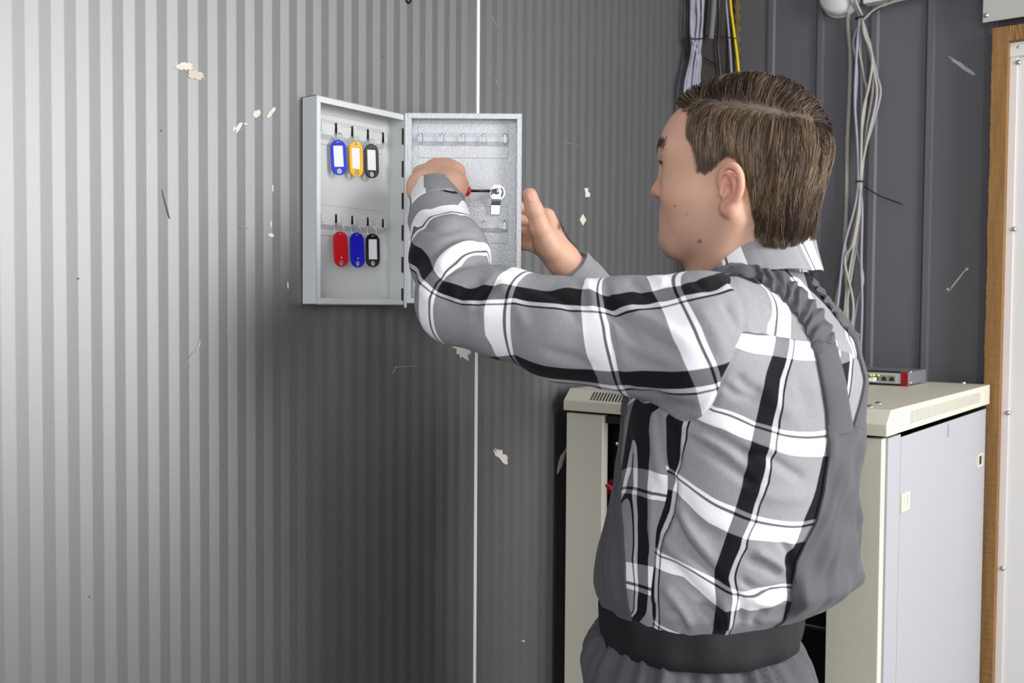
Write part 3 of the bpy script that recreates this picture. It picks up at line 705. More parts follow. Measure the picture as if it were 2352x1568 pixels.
sc = thing('white_cable', 'single white cable hanging between the black and the yellow cable', 'cable', W2(1675, 80))
MB().tube(catmull([W2(1665, -30), W2(1669, 20), W2(1675, 90), W2(1680, 170), W2(1690, 400)], 6), .0029, 8).build('cord', M_LCAB, sc, smooth=True)
yc = thing('yellow_cable', 'bright yellow cable hanging down behind the hair', 'cable', W2(1688, 80))
MB().tube(catmull([W2(1676, -30), W2(1679, 20), W2(1688, 90), W2(1697, 170), W2(1715, 400)], 6), .0031, 8).build('cord', M_YEL, yc, smooth=True)
# foam bead beside the dark corner strip
fm = MB(); pts = [ony(1692, y, YB-.006) for y in range(-20, 220, 8)]
fm.tube(pts, [.008+.003*math.sin(i*1.9)+.002*math.sin(i*4.1) for i in range(len(pts))], 8).build('foam_bead', simple('old_foam', srgb(92, 78, 38), .9, var=.3, vscale=30), wb, smooth=True)
# ================================================================== implicit-surface toolkit for the figure
class Shape:
    """list of (kind, params, k, op): smooth union / subtraction of soft primitives, world coordinates"""
    def __init__(s): s.p = []
    def cap(s, a, b, ra, rb, k=.015, op='+'):
        a = np.array(a, float); b = np.array(b, float)
        s.p.append(('c', (a, b, ra, rb), (a+b)/2, np.linalg.norm(b-a)/2+max(ra, rb), k, op)); return s
    def chain(s, pts, rs, k=.01, op='+'):
        for i in range(len(pts)-1): s.cap(pts[i], pts[i+1], rs[i], rs[i+1], k, op)
        return s
    def ell(s, c, r, ax=None, k=.015, op='+'):
        ax = np.eye(3) if ax is None else np.array(ax); c = np.array(c, float)
        s.p.append(('e', (c, np.array(r, float), ax), c, max(r), k, op)); return s
    def stack(s, rows, fr, k=.02, op='+'):
        """stacked ellipses: rows (z, cx, cy, rx, ry) in the frame fr=(origin, ex, ey)"""
        R = np.array(rows, float); z0, z1 = R[0, 0], R[-1, 0]
        c = np.array(fr[0], float)+np.array([0, 0, (z0+z1)/2]); rad = math.hypot((z1-z0)/2, R[:, 3:].max()+abs(R[:, 1:3]).max())
        s.p.append(('s', (R, fr), c, rad, k, op)); return s
    def plane(s, o, n, k=.004, op='&'):
        s.p.append(('p', (np.array(o, float), np.array(n, float)/np.linalg.norm(n)), None, 1e9, k, op)); return s
    @staticmethod
    def d1(kind, q, P_):
        if kind == 'c':
            a, b, ra, rb = q; ab = b-a; L = ab@ab+1e-12
            t = np.clip((P_-a)@ab/L, 0, 1); return np.linalg.norm(P_-a-t[:, None]*ab, axis=1)-(ra+(rb-ra)*t)
        if kind == 'e':
            c, r, ax = q; l = (P_-c)@ax.T; k0 = np.linalg.norm(l/r, axis=1); k1 = np.linalg.norm(l/(r*r), axis=1)
            return k0*(k0-1)/np.maximum(k1, 1e-6)*(k0 > 1e-4)-(k0 <= 1e-4)*min(r)
        if kind == 's':
            R, (o, ex, ey) = q; z = P_[:, 2]; dx = (P_-o)@ex; dy = (P_-o)@ey
            zz = np.clip(z, R[0, 0], R[-1, 0])
            cx, cy, rx, ry = (np.interp(zz, R[:, 0], R[:, j]) for j in (1, 2, 3, 4))
            u = (dx-cx); v = (dy-cy); k0 = np.sqrt((u/rx)**2+(v/ry)**2); k1 = np.sqrt((u/rx**2)**2+(v/ry**2)**2)
            dd = np.where(k0 > 1e-4, k0*(k0-1)/np.maximum(k1, 1e-6), -np.minimum(rx, ry)); dz = np.maximum(R[0, 0]-z, z-R[-1, 0])
            return np.where(dz > 0, np.sqrt(np.maximum(dd, 0)**2+dz**2), np.maximum(dd, dz))
        if kind == 'p': o, n = q; return (P_-o)@n
    def __call__(s, P_, prims=None):
        d = np.full(len(P_), 9.0)
        for (kind, q, c, rad, k, op) in (s.p if prims is None else prims):
            e = s.d1(kind, q, P_)
            if op == '+':
                h = np.maximum(k-np.abs(d-e), 0)/k; d = np.minimum(d, e)-h*h*k*.25
            elif op == '-':
                e = -e; h = np.maximum(k-np.abs(d-e), 0)/k; d = np.maximum(d, e)+h*h*k*.25
            else:
                h = np.maximum(k-np.abs(d-e), 0)/k; d = np.maximum(d, e)+h*h*k*.25
        return d
    def cull(s, c, r):
        return [p for p in s.p if p[2] is None or np.linalg.norm(p[2]-c)-p[3] < r+p[4]+.01]
def surface_nets(shape, lo, hi, h, nb=20):
    lo = np.array(lo, float); hi = np.array(hi, float)
    N = np.ceil((hi-lo)/h).astype(int)+1; B = np.ceil(N/nb).astype(int); S = N+nb+3
    bi = np.stack(np.meshgrid(*[np.arange(b) for b in B], indexing='ij'), -1).reshape(-1, 3)
    ctr = lo+(bi+.5)*nb*h; R = nb*h*.5*1.7321+2*h
    dc = shape(ctr); act = bi[(np.abs(dc) < R*1.35+.004)]
    off = np.stack(np.meshgrid(*[np.arange(nb+2)]*3, indexing='ij'), -1)
    keyf = lambda I: (I[..., 0]+2)*S[1]*S[2]+(I[..., 1]+2)*S[2]+(I[..., 2]+2)
    S = S+4
    VK, VP, FQ = [], [], []
    n1 = nb+2
    for b in act:
        i0 = b*nb; G = i0+off-1+0                      # grid points i0-1 .. i0+nb
        Pp = (lo+G.reshape(-1, 3)*h); c = lo+(i0+nb/2)*h
        D = shape(Pp, shape.cull(c, R)).reshape(n1, n1, n1)
        sg = D < 0
        if sg.all() or not sg.any(): continue
        # cells (n1-1)^3, owned: those with index >= i0 (local >=1) or simply all; duplicates removed by key
        cs = None; cnt = np.zeros((n1-1,)*3); acc = np.zeros((n1-1,)*3+(3,))
        for ax in range(3):
            for u in (0, 1):
                for v in (0, 1):
                    o1 = [0, 0, 0]; a1, a2 = [a for a in range(3) if a != ax]; o1[a1] = u; o1[a2] = v
                    sl0 = tuple(slice(o1[a], o1[a]+n1-1) for a in range(3)); o2 = list(o1); o2[ax] = 1
                    sl1 = tuple(slice(o2[a], o2[a]+n1-1) for a in range(3))
                    d0, d1 = D[sl0], D[sl1]; cr = (d0 < 0) != (d1 < 0)
                    t = np.where(cr, d0/np.where(cr, d0-d1, 1), 0)
                    pos = np.zeros((n1-1,)*3+(3,)); pos[..., ax] = t; pos[..., a1] = u; pos[..., a2] = v
                    acc += pos*cr[..., None]; cnt += cr
        m = cnt > 0; idx = np.argwhere(m)
        VK.append(keyf(idx+i0-1)); VP.append(lo+(idx+i0-1+acc[m]/cnt[m][:, None])*h)
        for ax in range(3):                              # faces of edges starting at local 1..nb
            a1, a2 = (ax+1) % 3, (ax+2) % 3
            s0 = tuple(slice(1, n1-1) for _ in range(3)); s1 = tuple(slice(2, n1) if a == ax else slice(1, n1-1) for a in range(3))
            cr = sg[s0] != sg[s1]; e = np.argwhere(cr)
            if not len(e): continue
            fl = sg[s0][cr]; base = e+i0
            o = np.zeros(3, int); q = []
            for (u, v) in ((0, 0), (-1, 0), (-1, -1), (0, -1)):
                o = np.zeros(3, int); o[a1] = u; o[a2] = v; q.append(keyf(base+o))
            q = np.stack(q, 1); q[~fl] = q[~fl][:, ::-1]; FQ.append(q)
    VK = np.concatenate(VK); VP = np.concatenate(VP); FQ = np.concatenate(FQ)
    uk, ui = np.unique(VK, return_index=True); V = VP[ui]
    Fi = np.searchsorted(uk, FQ); ok = (Fi < len(uk)).all(1); Fi = Fi[ok]; ok = (uk[Fi] == FQ[ok]).all(1)
    return V, Fi[ok]
def relax(V, F, it=1, lam=.5):
    E = np.concatenate([F[:, [0, 1]], F[:, [1, 2]], F[:, [2, 3]], F[:, [3, 0]]]); n = len(V)
    deg = np.bincount(np.concatenate([E[:, 0], E[:, 1]]), minlength=n)[:, None]
    for _ in range(it):
        A = np.stack([np.bincount(E[:, 0], V[E[:, 1], j], n)+np.bincount(E[:, 1], V[E[:, 0], j], n) for j in range(3)], 1)
        V = V+lam*(A/np.maximum(deg, 1)-V)
    return V
def vnormals(V, F):
    n = np.cross(V[F[:, 2]]-V[F[:, 0]], V[F[:, 3]]-V[F[:, 1]]); N_ = np.zeros_like(V)
    for j in range(4):
        for k in range(3): N_[:, k] += np.bincount(F[:, j], n[:, k], len(V))
    return N_/np.maximum(np.linalg.norm(N_, axis=1, keepdims=True), 1e-12)
def np_mesh(name, V, F, mat, parent, smooth=True, org=None):
    o = np.zeros(3)
    p = parent
    while p is not None: o = o+np.array(p.location); p = p.parent
    V = V-o; me = bpy.data.meshes.new(name); k = F.shape[1]
    me.vertices.add(len(V)); me.vertices.foreach_set('co', V.astype(np.float32).ravel())
    me.loops.add(F.size); me.loops.foreach_set('vertex_index', F.astype(np.int32).ravel())
    me.polygons.add(len(F)); me.polygons.foreach_set('loop_start', np.arange(0, F.size, k, dtype=np.int32)); me.polygons.foreach_set('loop_total', np.full(len(F), k, np.int32))
    me.update(calc_edges=True); me.validate()
    return link(name, me, mat, parent, smooth)
def projv(V):
    d = V-CAM; z = d@_F; return np.stack([CX+FPX*(d@RT)/z, CY-FPX*(d@UP)/z, z], 1)
class TPS:
    """3D thin-plate field through landmark points"""
    def __init__(s, X_, y, reg=1e-4):
        X_ = np.array(X_, float); y = np.array(y, float); n = len(X_); s.X = X_; s.m = X_.mean(0)
        K = np.linalg.norm(X_[:, None]-X_[None], axis=2)+np.eye(n)*reg*0
        K = K+np.eye(n)*(-reg)
        A = np.zeros((n+4, n+4)); A[:n, :n] = K; Pm = np.c_[np.ones(n), X_-s.m]; A[:n, n:] = Pm; A[n:, :n] = Pm.T
        A[n+1:, n+1:] -= np.eye(3)*1e-3
        s.w = np.linalg.solve(A, np.r_[y, np.zeros(4)])
    def __call__(s, V):
        out = np.empty(len(V))
        for i in range(0, len(V), 20000):
            v = V[i:i+20000]; out[i:i+20000] = np.linalg.norm(v[:, None]-s.X[None], axis=2)@s.w[:-4]+s.w[-4]+(v-s.m)@s.w[-3:]
        return out
def pxhit(bvh, px, py):
    d = ray(px, py); h = bvh.ray_cast(Vector(CAM), Vector(d).normalized())
    return None if h[0] is None else (np.array(h[0]), np.array(h[1]))
def bvh_of(V, F): return BVHTree.FromPolygons([tuple(v) for v in V], [tuple(map(int, f)) for f in F])
# ================================================================== the man
BETA = math.radians(25); BETAH = math.radians(23)
R2 = np.array([math.cos(YAW), math.sin(YAW), 0]); F2 = np.array([-math.sin(YAW), math.cos(YAW), 0])
FD = -math.cos(BETA)*R2+math.sin(BETA)*F2; LD = -math.sin(BETA)*R2-math.cos(BETA)*F2
T0 = P(1680, 700, 1.30); T0[2] = 0
pl = lambda x, y, z: T0+FD*x+LD*y+Z*z
FR = (T0, FD, LD)
man = thing('person', 'man in plaid shirt and grey overalls holding a screwdriver to the cabinet lock', 'person', (T0[0], T0[1], 0))
HF = -math.cos(BETAH)*R2+math.sin(BETAH)*F2; HL = -math.sin(BETAH)*R2-math.cos(BETAH)*F2
HPIT = math.radians(-2)
HX = HF*math.cos(HPIT)+Z*math.sin(HPIT); HZ = -HF*math.sin(HPIT)+Z*math.cos(HPIT)
H0 = P(1684, 426, 1.27)
hp = lambda x, y, z: H0+HX*x+HL*y+HZ*z
HA = np.array([HX, HL, HZ])
hloc = lambda V: (V-H0)@HA.T
# joints
LS = P(1600, 787, 1.165); LE = P(1055, 690, 1.265); LW = P(1008, 470, 1.435)
RS = pl(.03, -.165, 1.43); RE = P(1480, 830, 1.72); RW = P(1290, 594, 1.63)
def head_shape(S):
    e = lambda c, r, k=.02, op='+': S.ell(hp(*c), r, HA, k, op)
    c = lambda a, b, ra, rb, k=.012, op='+': S.cap(hp(*a), hp(*b), ra, rb, k, op)
    e((-.012, 0, .040), (.097, .076, .086)); e((.038, 0, .045), (.050, .062, .056), .03)
    e((.034, 0, -.012), (.0525, .058, .066), .025); e((.031, 0, -.047), (.060, .054, .045), .025)
    e((.0745, 0, -.068), (.0215, .026, .021), .02)
    for s in (1, -1):
        c((.0, .050*s, -.036), (.066, .022*s, -.076), .015, .012, .02)
        e((.052, .040*s, -.012), (.028, .020, .020), .02)
        c((.0765, .010*s, .048), (.064, .044*s, .049), .0090, .009, .015)
    for s in (1, -1): S.ell(hp(.090, .031*s, .030), (.013, .015, .010), HA, .010, '-')
    for s in (1, -1):
        e((.0705, .031*s, .030), (.0125, .0145, .0125), .004)
        S.cap(hp(.080, .020*s, .0355), hp(.077, .042*s, .0345), .0030, .0028, .004)
    for s in (1, -1): S.ell(hp(.0860, .0315*s, .0290), (.0060, .0090, .0026), HA, .002, '-')
    c((.079, 0, .032), (.0945, 0, .004), .0078, .0088, .010); e((.0962, 0, -.0005), (.0108, .0105, .0090), .007)
    for s in (1, -1):
        e((.0880, .0115*s, -.0035), (.0105, .0070, .0070), .006)
    for s in (1, -1): S.ell(hp(.0945, .0062*s, -.0098), (.0045, .0028, .0035), HA, .002, '-')
    e((.0785, 0, -.032), (.0135, .024, .018), .012)
    for s in (1, -1):
        c((.0885, .002*s, -.0295), (.077, .023*s, -.0355), .0050, .0030, .005)
        c((.0865, .0, -.0420), (.077, .022*s, -.0375), .0052, .0030, .005)
    for s in (1, -1): S.cap(hp(.0950, 0, -.0360), hp(.080, .024*s, -.0370), .0012, .0010, .002, '-')
    # ears
    for s in (1, -1):
        E = lambda x, y, z: hp(-.0115+(x+.011)*.82, (.0725+(y-.0745)*.85)*s, -.0125+(z-.0015)*.80)
        S.ell(E(-.010, .0745, .002), (.012, .006, .022), HA, .010)
        hx = [(.006, .074, .006), (.004, .082, .020), (-.003, .088, .030), (-.013, .092, .0335), (-.022, .0935, .029), (-.0275, .0935, .017), (-.0280, .092, .003), (-.0245, .089, -.010), (-.0175, .085, -.020), (-.0090, .081, -.0285), (-.0030, .0775, -.0305), (.0005, .075, -.024)]
        hx = catmull(hx, 3); n = len(hx)
        S.chain([E(*p) for p in hx], [.0030+.0008*math.sin(math.pi*i/n)+(.0022 if i > n*.75 else 0) for i in range(n)], .003)
        an = catmull([(-.008, .082, .024), (-.015, .085, .017), (-.0175, .0855, .006), (-.016, .084, -.006), (-.010, .080, -.014), (-.003, .077, -.014)], 3)
        S.chain([E(*p) for p in an], [.0028]*len(an), .004)
        S.ell(E(.0035, .0770, -.004), (.0034, .0036, .0048), HA, .003)
        S.ell(E(-.006, .0835, -.001), (.0062, .0085, .0078), HA, .002, '-'); S.ell(E(-.0015, .084, -.008), (.0034, .008, .0042), HA, .003, '-')
        S.ell(E(-.010, .0905, .0215), (.005, .0042, .0048), HA, .003, '-')
    # neck
    S.cap(hp(-.030, 0, -.020), pl(-.028, 0, 1.47), .052, .051, .03); S.cap(hp(-.040, 0, -.02), pl(-.042, 0, 1.50), .044, .046, .02)
    for s in (1, -1): S.cap(hp(-.012, .052*s, -.045), pl(.055, .02*s, 1.455), .014, .013, .02)
    S.cap(hp(.018, 0, -.070), pl(.030, 0, 1.475), .026, .028, .03)
    return S
def lhand(S):
    W_ = LW; K = [P(1048, 396, 1.497), P(1027, 386, 1.508), (P(998, 386, 1.504)), P(966, 399, 1.490)]
    rk = [.0125, .0128, .0122, .0112]
    S.cap(P(1010, 480, 1.425), W_, .027, .026, .01); S.cap(LE, P(1010, 480, 1.425), .036, .027, .01)
    for k_, r in zip(K, rk): S.cap(W_, k_, .022, r+.0015, .018)
    S.ell(P(960, 432, 1.462), (.017, .017, .022), None, .02); S.ell(P(1040, 432, 1.462), (.017, .018, .020), None, .02)
    for i, (k_, r) in enumerate(zip(K, rk)):
        px = (1051, 1027, 998, 966)[i]; z = (1.497, 1.508, 1.504, 1.490)[i]
        q1 = P(px+3, 405+(3 if i == 3 else 0), z+.036); q2 = P(px+5, 438, z+.042-(i == 3)*.006); q3 = P(px+4, 458, z+.020)
        S.chain([k_, q1, q2, q3], [r*.86, r*.80, r*.74, r*.66], .004)
    S.chain([P(1032, 452, 1.452), P(1053, 424, 1.478), P(1054, 428, 1.506), P(1046, 452, 1.528)], [.015, .0128, .0100, .0086], .008)
    for (a, b, c_) in (((1051, 392), (1048, 374), 0),): pass
def rhand(S):
    K = [P(1256, 497, 1.640), P(1251, 524, 1.650), P(1246, 549, 1.652), P(1240, 570, 1.645)]; rk = [.0128, .0130, .0122, .011]
    S.cap(P(1345, 650, 1.655), P(1302, 606, 1.637), .030, .0235, .01); S.cap(P(1302, 606, 1.637), RW, .0235, .023, .01); S.cap(RE, P(1345, 650, 1.655), .036, .030, .01)
    for k_, r in zip(K, rk): S.cap(RW, k_, .0215, r+.001, .012)
    S.ell(P(1250, 545, 1.618), (.020, .020, .026), None, .02); S.cap(P(1268, 570, 1.61), P(1238, 520, 1.592), .019, .0150, .012)
    fing = [((1214, 481, 1.634), (1176, 473, 1.624), (1150, 472, 1.616)), ((1208, 508, 1.640), (1166, 500, 1.628), (1136, 500, 1.618)), ((1206, 536, 1.642), (1166, 530, 1.630), (1140, 530, 1.620)), ((1206, 562, 1.636), (1176, 560, 1.626), (1158, 560, 1.618))]
    for k_, r, f in zip(K, rk, fing): S.chain([k_]+[P(*q) for q in f], [r*.9, r*.80, r*.72, r*.62], .004)
    S.chain([P(1241, 522, 1.590), P(1227, 482, 1.580), P(1216.5, 449, 1.577)], [.0155, .0135, .0122], .006)
    S.ell(P(1229, 487, 1.5795), (.0125, .012, .012), None, .004)
def core(S):
    rows = [(1.00, .034, 0, .075, .10), (1.10, .02, 0, .10, .13), (1.30, -.01, 0, .105, .14), (1.42, -.018, 0, .080, .13), (1.47, -.02, 0, .058, .07)]
    S.stack(rows, FR, .03)
    S.cap(pl(0, .10, 1.42), LS, .045, .05, .03); S.cap(LS, LE, .050, .036, .02)
    S.cap(pl(0, -.10, 1.42), RS, .045, .048, .03); S.cap(RS, RE, .046, .036, .02)
    for s in (1, -1): S.chain([pl(.03, .060*s, .98), pl(.035, .095*s, .52), pl(.0, .10*s, .12), pl(.09, .11*s, .05)], [.055, .042, .034, .025], .02)
BODY = Shape(); core(BODY); head_shape(BODY); lhand(BODY); rhand(BODY)
QF = 1.0          # mesh fineness factor
def region(lo, hi, h):
    V, F = surface_nets(BODY, lo, hi, h*QF); return V, F
RES = 0.0021
import time as _t; _t0 = _t.time()
lo_ = np.array([min(p[j] for p in (RE, LE, LW, RW, T0+FD*.3, T0-FD*.3, T0+LD*.3, T0-LD*.3))-.18 for j in range(3)]); hi_ = np.array([max(p[j] for p in (RE, LE, LS, RW, T0+FD*.3, T0-FD*.3, T0+LD*.3, T0-LD*.3))+.18 for j in range(3)])
lo_[2] = 0.0; hi_[2] = hp(0, 0, .16)[2]
V, F = region(lo_, hi_, RES)
V = relax(V, F, 1, .5)
print('body', len(V), len(F), _t.time()-_t0)
BV, BF = V, F
def skin_mat():
    m = NT('skin'); m.set(Roughness=.52); m.b.inputs['Subsurface Weight'].default_value = .12; m.b.inputs['Subsurface Radius'].default_value = (.012, .004, .002); m.b.inputs['Subsurface Scale'].default_value = 1
    at = m.n('ShaderNodeAttribute', attribute_name='tone'); sep = m.n('ShaderNodeSeparateColor'); m.l(at.outputs['Color'], sep.inputs[0])
    c = m.mix(m.noise(28, 4), srgb(220, 178, 154), srgb(206, 157, 132))
    c = m.mix(m.math('MULTIPLY', sep.outputs[0], .55), c, srgb(206, 120, 104))          # flushed: ear, nose, lips, knuckles
    c = m.mix(m.math('MULTIPLY', sep.outputs[1], .42), c, srgb(120, 96, 84))            # shaved beard
    c = m.mix(sep.outputs[2], c, srgb(118, 72, 52))
    m.l(c, m.b.inputs['Base Color'])
    v = m.n('ShaderNodeTexVoronoi', i_Scale=700.0); m.l(m.co, v.inputs['Vector']); m.bump(m.math('ADD', v.outputs['Distance'], m.noise(160, 3)), .16, .0006)
    return m.m
M_SKIN = skin_mat()
body = np_mesh('body', V, F, M_SKIN, man)
L = hloc(V)
g = lambda c, r: np.exp(-(((L-np.array(c))/np.array(r))**2).sum(1))
red = np.clip(.8*g((.10, 0, .0), (.02, .02, .016))+.9*(g((-.012, .085, -.012), (.025, .012, .036))+g((-.012, -.085, -.012), (.025, .012, .036)))+1.1*g((.092, 0, -.036), (.014, .024, .009))+.35*(g((.06, .05, -.02), (.03, .03, .02))+g((.06, -.05, -.02), (.03, .03, .02))), 0, 1)
beard = np.clip(g((.06, 0, -.075), (.055, .07, .045))*1.0+g((.09, 0, -.020), (.02, .03, .008))*.6+g((.02, .06, -.050), (.035, .04, .03))*.5, 0, 1)
mole = np.zeros(len(V))
pv = projv(V)
for (mx, my, mr) in ((1607, 554, 4.5), (1550, 473, 2.2), (1577, 493, 2.0), (1569, 441, 1.4)):
    mole = np.maximum(mole, np.exp(-(((pv[:, 0]-mx)**2+(pv[:, 1]-my)**2)/mr**2))*(L[:, 1] > 0)*(L[:, 2] > -.14))
HT = np.concatenate([P(1245, 560, 1.63)[None]]); 
ca = body.data.color_attributes.new('tone', 'FLOAT_COLOR', 'POINT'); ca.data.foreach_set('color', np.stack([red, beard, mole, np.ones(len(V))], 1).astype(np.float32).ravel())
# ------------------------------------------------------------------ shirt
SH = Shape()
rows = [(1.030, .042, 0, .112, .142), (1.060, .036, 0, .126, .150), (1.082, .020, 0, .147, .165), (1.11, .006, 0, .156, .173), (1.16, -.001, 0, .155, .175), (1.22, -.008, 0, .149, .176), (1.30, -.016, 0, .147, .182), (1.36, -.022, 0, .142, .186), (1.41, -.030, 0, .120, .168), (1.445, -.036, 0, .088, .125), (1.475, -.036, 0, .066, .078), (1.495, -.036, 0, .060, .064)]
SH.stack(rows, FR, .03)
SH.cap(pl(-.035, .03, 1.440), LS+Z*.018, .050, .062, .03); SH.cap(pl(-.035, -.03, 1.440), RS+Z*.012, .050, .060, .03)
A1, A2, A3 = P(1450, 772, 1.19), P(1300, 756, 1.21), P(1150, 716, 1.238)
SLV = [LS, A1, A2, A3, LE]; SH.chain(SLV, [.082, .068, .059, .052, .052], .02)
B1, B2, B3 = P(1035, 592, 1.34), P(1008, 500, 1.410), P(1003, 462, 1.452)
SH.chain([LE, B1, B2], [.052, .050, .040], .02); SH.cap(B2, B3, .040, .034, .01)
SH.chain([RS, RE], [.070, .056], .03); WR2 = P(1334, 642, 1.650); SH.chain([RE, WR2], [.056, .040], .02)
hi_[2] = 1.66; lo_[2] = 1.0
V, F = surface_nets(SH, lo_-.02, hi_+.02, .0034); V = relax(V, F, 2, .5)
print('shirt', len(V), _t.time()-_t0)
sb = bvh_of(V, F)
pv = projv(V)
# ------------------------------------------------------------------ plaid: cloth coordinates traced along the real stripes
PP = .108
def lm(pts, val, store):
    for p in pts:
        h = pxhit(sb, p[0], p[1])
        if h is not None: store.append((h[0], val))
def field(spec, reg=2e-3, extra=()):
    st = []
    for pts, v in spec: lm(pts, v, st)
    st += list(extra)
    return TPS([a for a, _ in st], [b for _, b in st], reg)
sU = field([([(1383,677),(1416,675),(1467,662),(1495,667),(1561,654),(1615,635),(1640,628),(1182,658),(1267,665),(1302,657),(1107,652),(1070,661),(946,540),(969,570),(985,592),(1001,629),(1020,645)], 0),
 ([(1396,703),(1454,698),(1508,688),(1574,674),(1638,662),(1671,644),(1187,687),(1300,697),(1060,690),(1038,682),(1010,673),(983,650),(967,632),(946,604)], .020),
 ([(1406,719),(1454,716),(1515,705),(1587,689),(1651,674),(1200,702),(1300,712)], .0265),
 ([(1370,853),(1472,851),(1579,850),(1628,842),(1676,829)], PP), ([(1370,882),(1429,888),(1594,887),(1646,878)], PP+.02), ([(1416,901),(1510,904),(1600,903)], PP+.0265),
 ([(1250,838),(1180,812)], PP), ([(1079,510),(1102,547),(1134,583)], -.062), ([(1000,520),(1040,560)], -.03), ([(1010,740),(1060,775)], .075)], 3e-3)
sV = field([([(1564,662),(1579,693),(1612,754),(1646,838),(1658,876)], 0), ([(1480,634),(1498,667),(1521,711),(1549,782),(1582,851),(1600,892),(1612,948)], .029), ([(1549,675),(1564,703),(1600,784),(1628,841)], .0085),
 ([(1385,689),(1398,746),(1411,817),(1424,881)], PP), ([(1342,655),(1338,740),(1350,830),(1372,868)], PP+.029),
 ([(1190,645),(1179,684),(1172,740),(1180,815)], 2*PP), ([(1136,650),(1113,700),(1112,770),(1130,795)], 2*PP+.029),
 ([(1019,636),(1061,602),(1095,583),(1120,583)], 3*PP), ([(994,611),(1029,574),(1065,557),(1097,557)], 3*PP+.029),
 ([(950,521),(992,505),(1038,487),(1058,496)], 4*PP+.004), ([(952,500),(992,482),(1029,471),(1054,473)], 4*PP+.029)], 3e-3)
bU = field([([(1775,817),(1762,855),(1750,906),(1736,967),(1725,1018),(1709,1097),(1690,1162),(1669,1226),(1640,1312)], 0),
 ([(1808,822),(1793,870),(1773,978),(1765,1036),(1747,1109),(1728,1174),(1703,1238),(1672,1329)], .020),
 ([(1821,824),(1806,881),(1791,983),(1784,1036),(1766,1109),(1737,1197),(1716,1259),(1690,1338),(1699,1370),(1684,1432)], .0265),
 ([(1892,1050),(1875,1121),(1845,1191),(1822,1253),(1798,1288)], PP),
 ([(1581,966),(1573,1017),(1559,1065),(1551,1090),(1550,1126),(1545,1175),(1530,1211),(1515,1260),(1514,1300),(1514,1440)], -PP+.0265), ([(1528,960),(1530,1029),(1540,1078)], -PP)])
bV = field([([(1640,934),(1734,970),(1798,988),(1898,988)], 0), ([(1605,966),(1663,985),(1728,1012),(1766,1027),(1816,1045),(1892,1049)], .029),
 ([(1554,1087),(1593,1114),(1639,1143),(1687,1162),(1743,1185),(1842,1197)], PP), ([(1559,1136),(1593,1172),(1627,1201),(1673,1223),(1713,1238),(1819,1248)], PP+.029),
 ([(1516,1271),(1566,1288),(1604,1311),(1652,1335),(1699,1358),(1793,1339)], 2*PP), ([(1514,1307),(1566,1326),(1604,1359),(1638,1390),(1696,1403),(1743,1400),(1796,1373)], 2*PP+.029),
 ([(1690,796),(1778,817),(1870,827),(1931,836)], -PP+.029), ([(1705,770),(1800,780)], -PP+.010)])
fU = field([([(1464,1041),(1464,1114),(1465,1187),(1464,1284),(1464,1380)], .020), ([(1492,988),(1491,1065),(1487,1114),(1486,1211),(1487,1284),(1486,1400)], 0), ([(1454,1041),(1453,1114),(1453,1187),(1452,1284)], .0265), ([(1520,1060),(1515,1250)], -.018)])
fV = field([([(1440,1073),(1491,1079),(1530,1091)], .029), ([(1433,1133),(1465,1137),(1488,1145),(1530,1152)], 0), ([(1437,1290),(1500,1302)], .029-PP), ([(1440,1350),(1500,1371)], -PP)])
yU = field([([(1891,685),(1905,690)], 0), ([(1877,657),(1900,664)], .020), ([(1867,641),(1890,646)], .027), ([(1712,646)], .002), ([(1702,634)], .018), ([(1740,740),(1850,760)], -.045), ([(1700,760)], -.055)])
yV = field([([(1759,669),(1760,763)], 0), ([(1816,707),(1816,776)], .029), ([(1790,622)], PP), ([(1852,624),(1875,654),(1895,687),(1913,716),(1926,790)], PP+.029), ([(1944,775)], 2*PP), ([(1700,700)], -.032)])
def seamfield(pts, dpos, dneg, more, scale=.022, px=45):
    st = []; lm(pts, 0, st)
    lm([(p[0]+dpos[0]*px, p[1]+dpos[1]*px) for p in pts], scale, st); lm([(p[0]+dneg[0]*px, p[1]+dneg[1]*px) for p in pts], -scale, st)
    for (p, v) in more: lm([p], v, st)
    return st
arm_pts = [(1671,624),(1679,649),(1702,682),(1709,718),(1708,759),(1689,795),(1676,830),(1658,866),(1651,894),(1635,932),(1616,955)]
st = seamfield(arm_pts, (-1, 0), (1, 0), [((1300, 757), .17), ((1100, 700), .28), ((1000, 560), .35), ((1800, 1000), -.10), ((1500, 1000), -.05), ((1450, 1000), -.04), ((1500, 890), .06), ((1600, 1200), -.12), ((1700, 1300), -.15), ((1580, 985), -.02)])
for (x_, y_, z_) in ((.13, 0, 1.3), (.1, 0, 1.4), (-.03, -.05, 1.46), (.1, -.05, 1.2)): st.append((pl(x_, y_, z_), -.06))
st.append((pl(.06, .13, 1.45), .02))
mS = TPS([a for a, _ in st], [b for _, b in st], 1e-3)
st = seamfield([(1510,965),(1518,1030),(1530,1080),(1533,1120),(1525,1160),(1508,1210),(1500,1300),(1498,1430)], (-1, 0), (1, 0), [((1750, 1100), -.13), ((1440, 1200), .04)])
st += [(pl(.14, 0, 1.3), .15), (pl(.14, -.05, 1.1), .15), (pl(-.15, 0, 1.2), -.2), (pl(0, -.19, 1.2), -.05)]
mF = TPS([a for a, _ in st], [b for _, b in st], 1e-3)
st = seamfield([(1699,761),(1778,770),(1819,777),(1857,784),(1928,802)], (0, -1), (0, 1), [((1760, 1100), -.14), ((1700, 650), .06)], .022, 40)
mY = TPS([a for a, _ in st], [b for _, b in st], 1e-3)
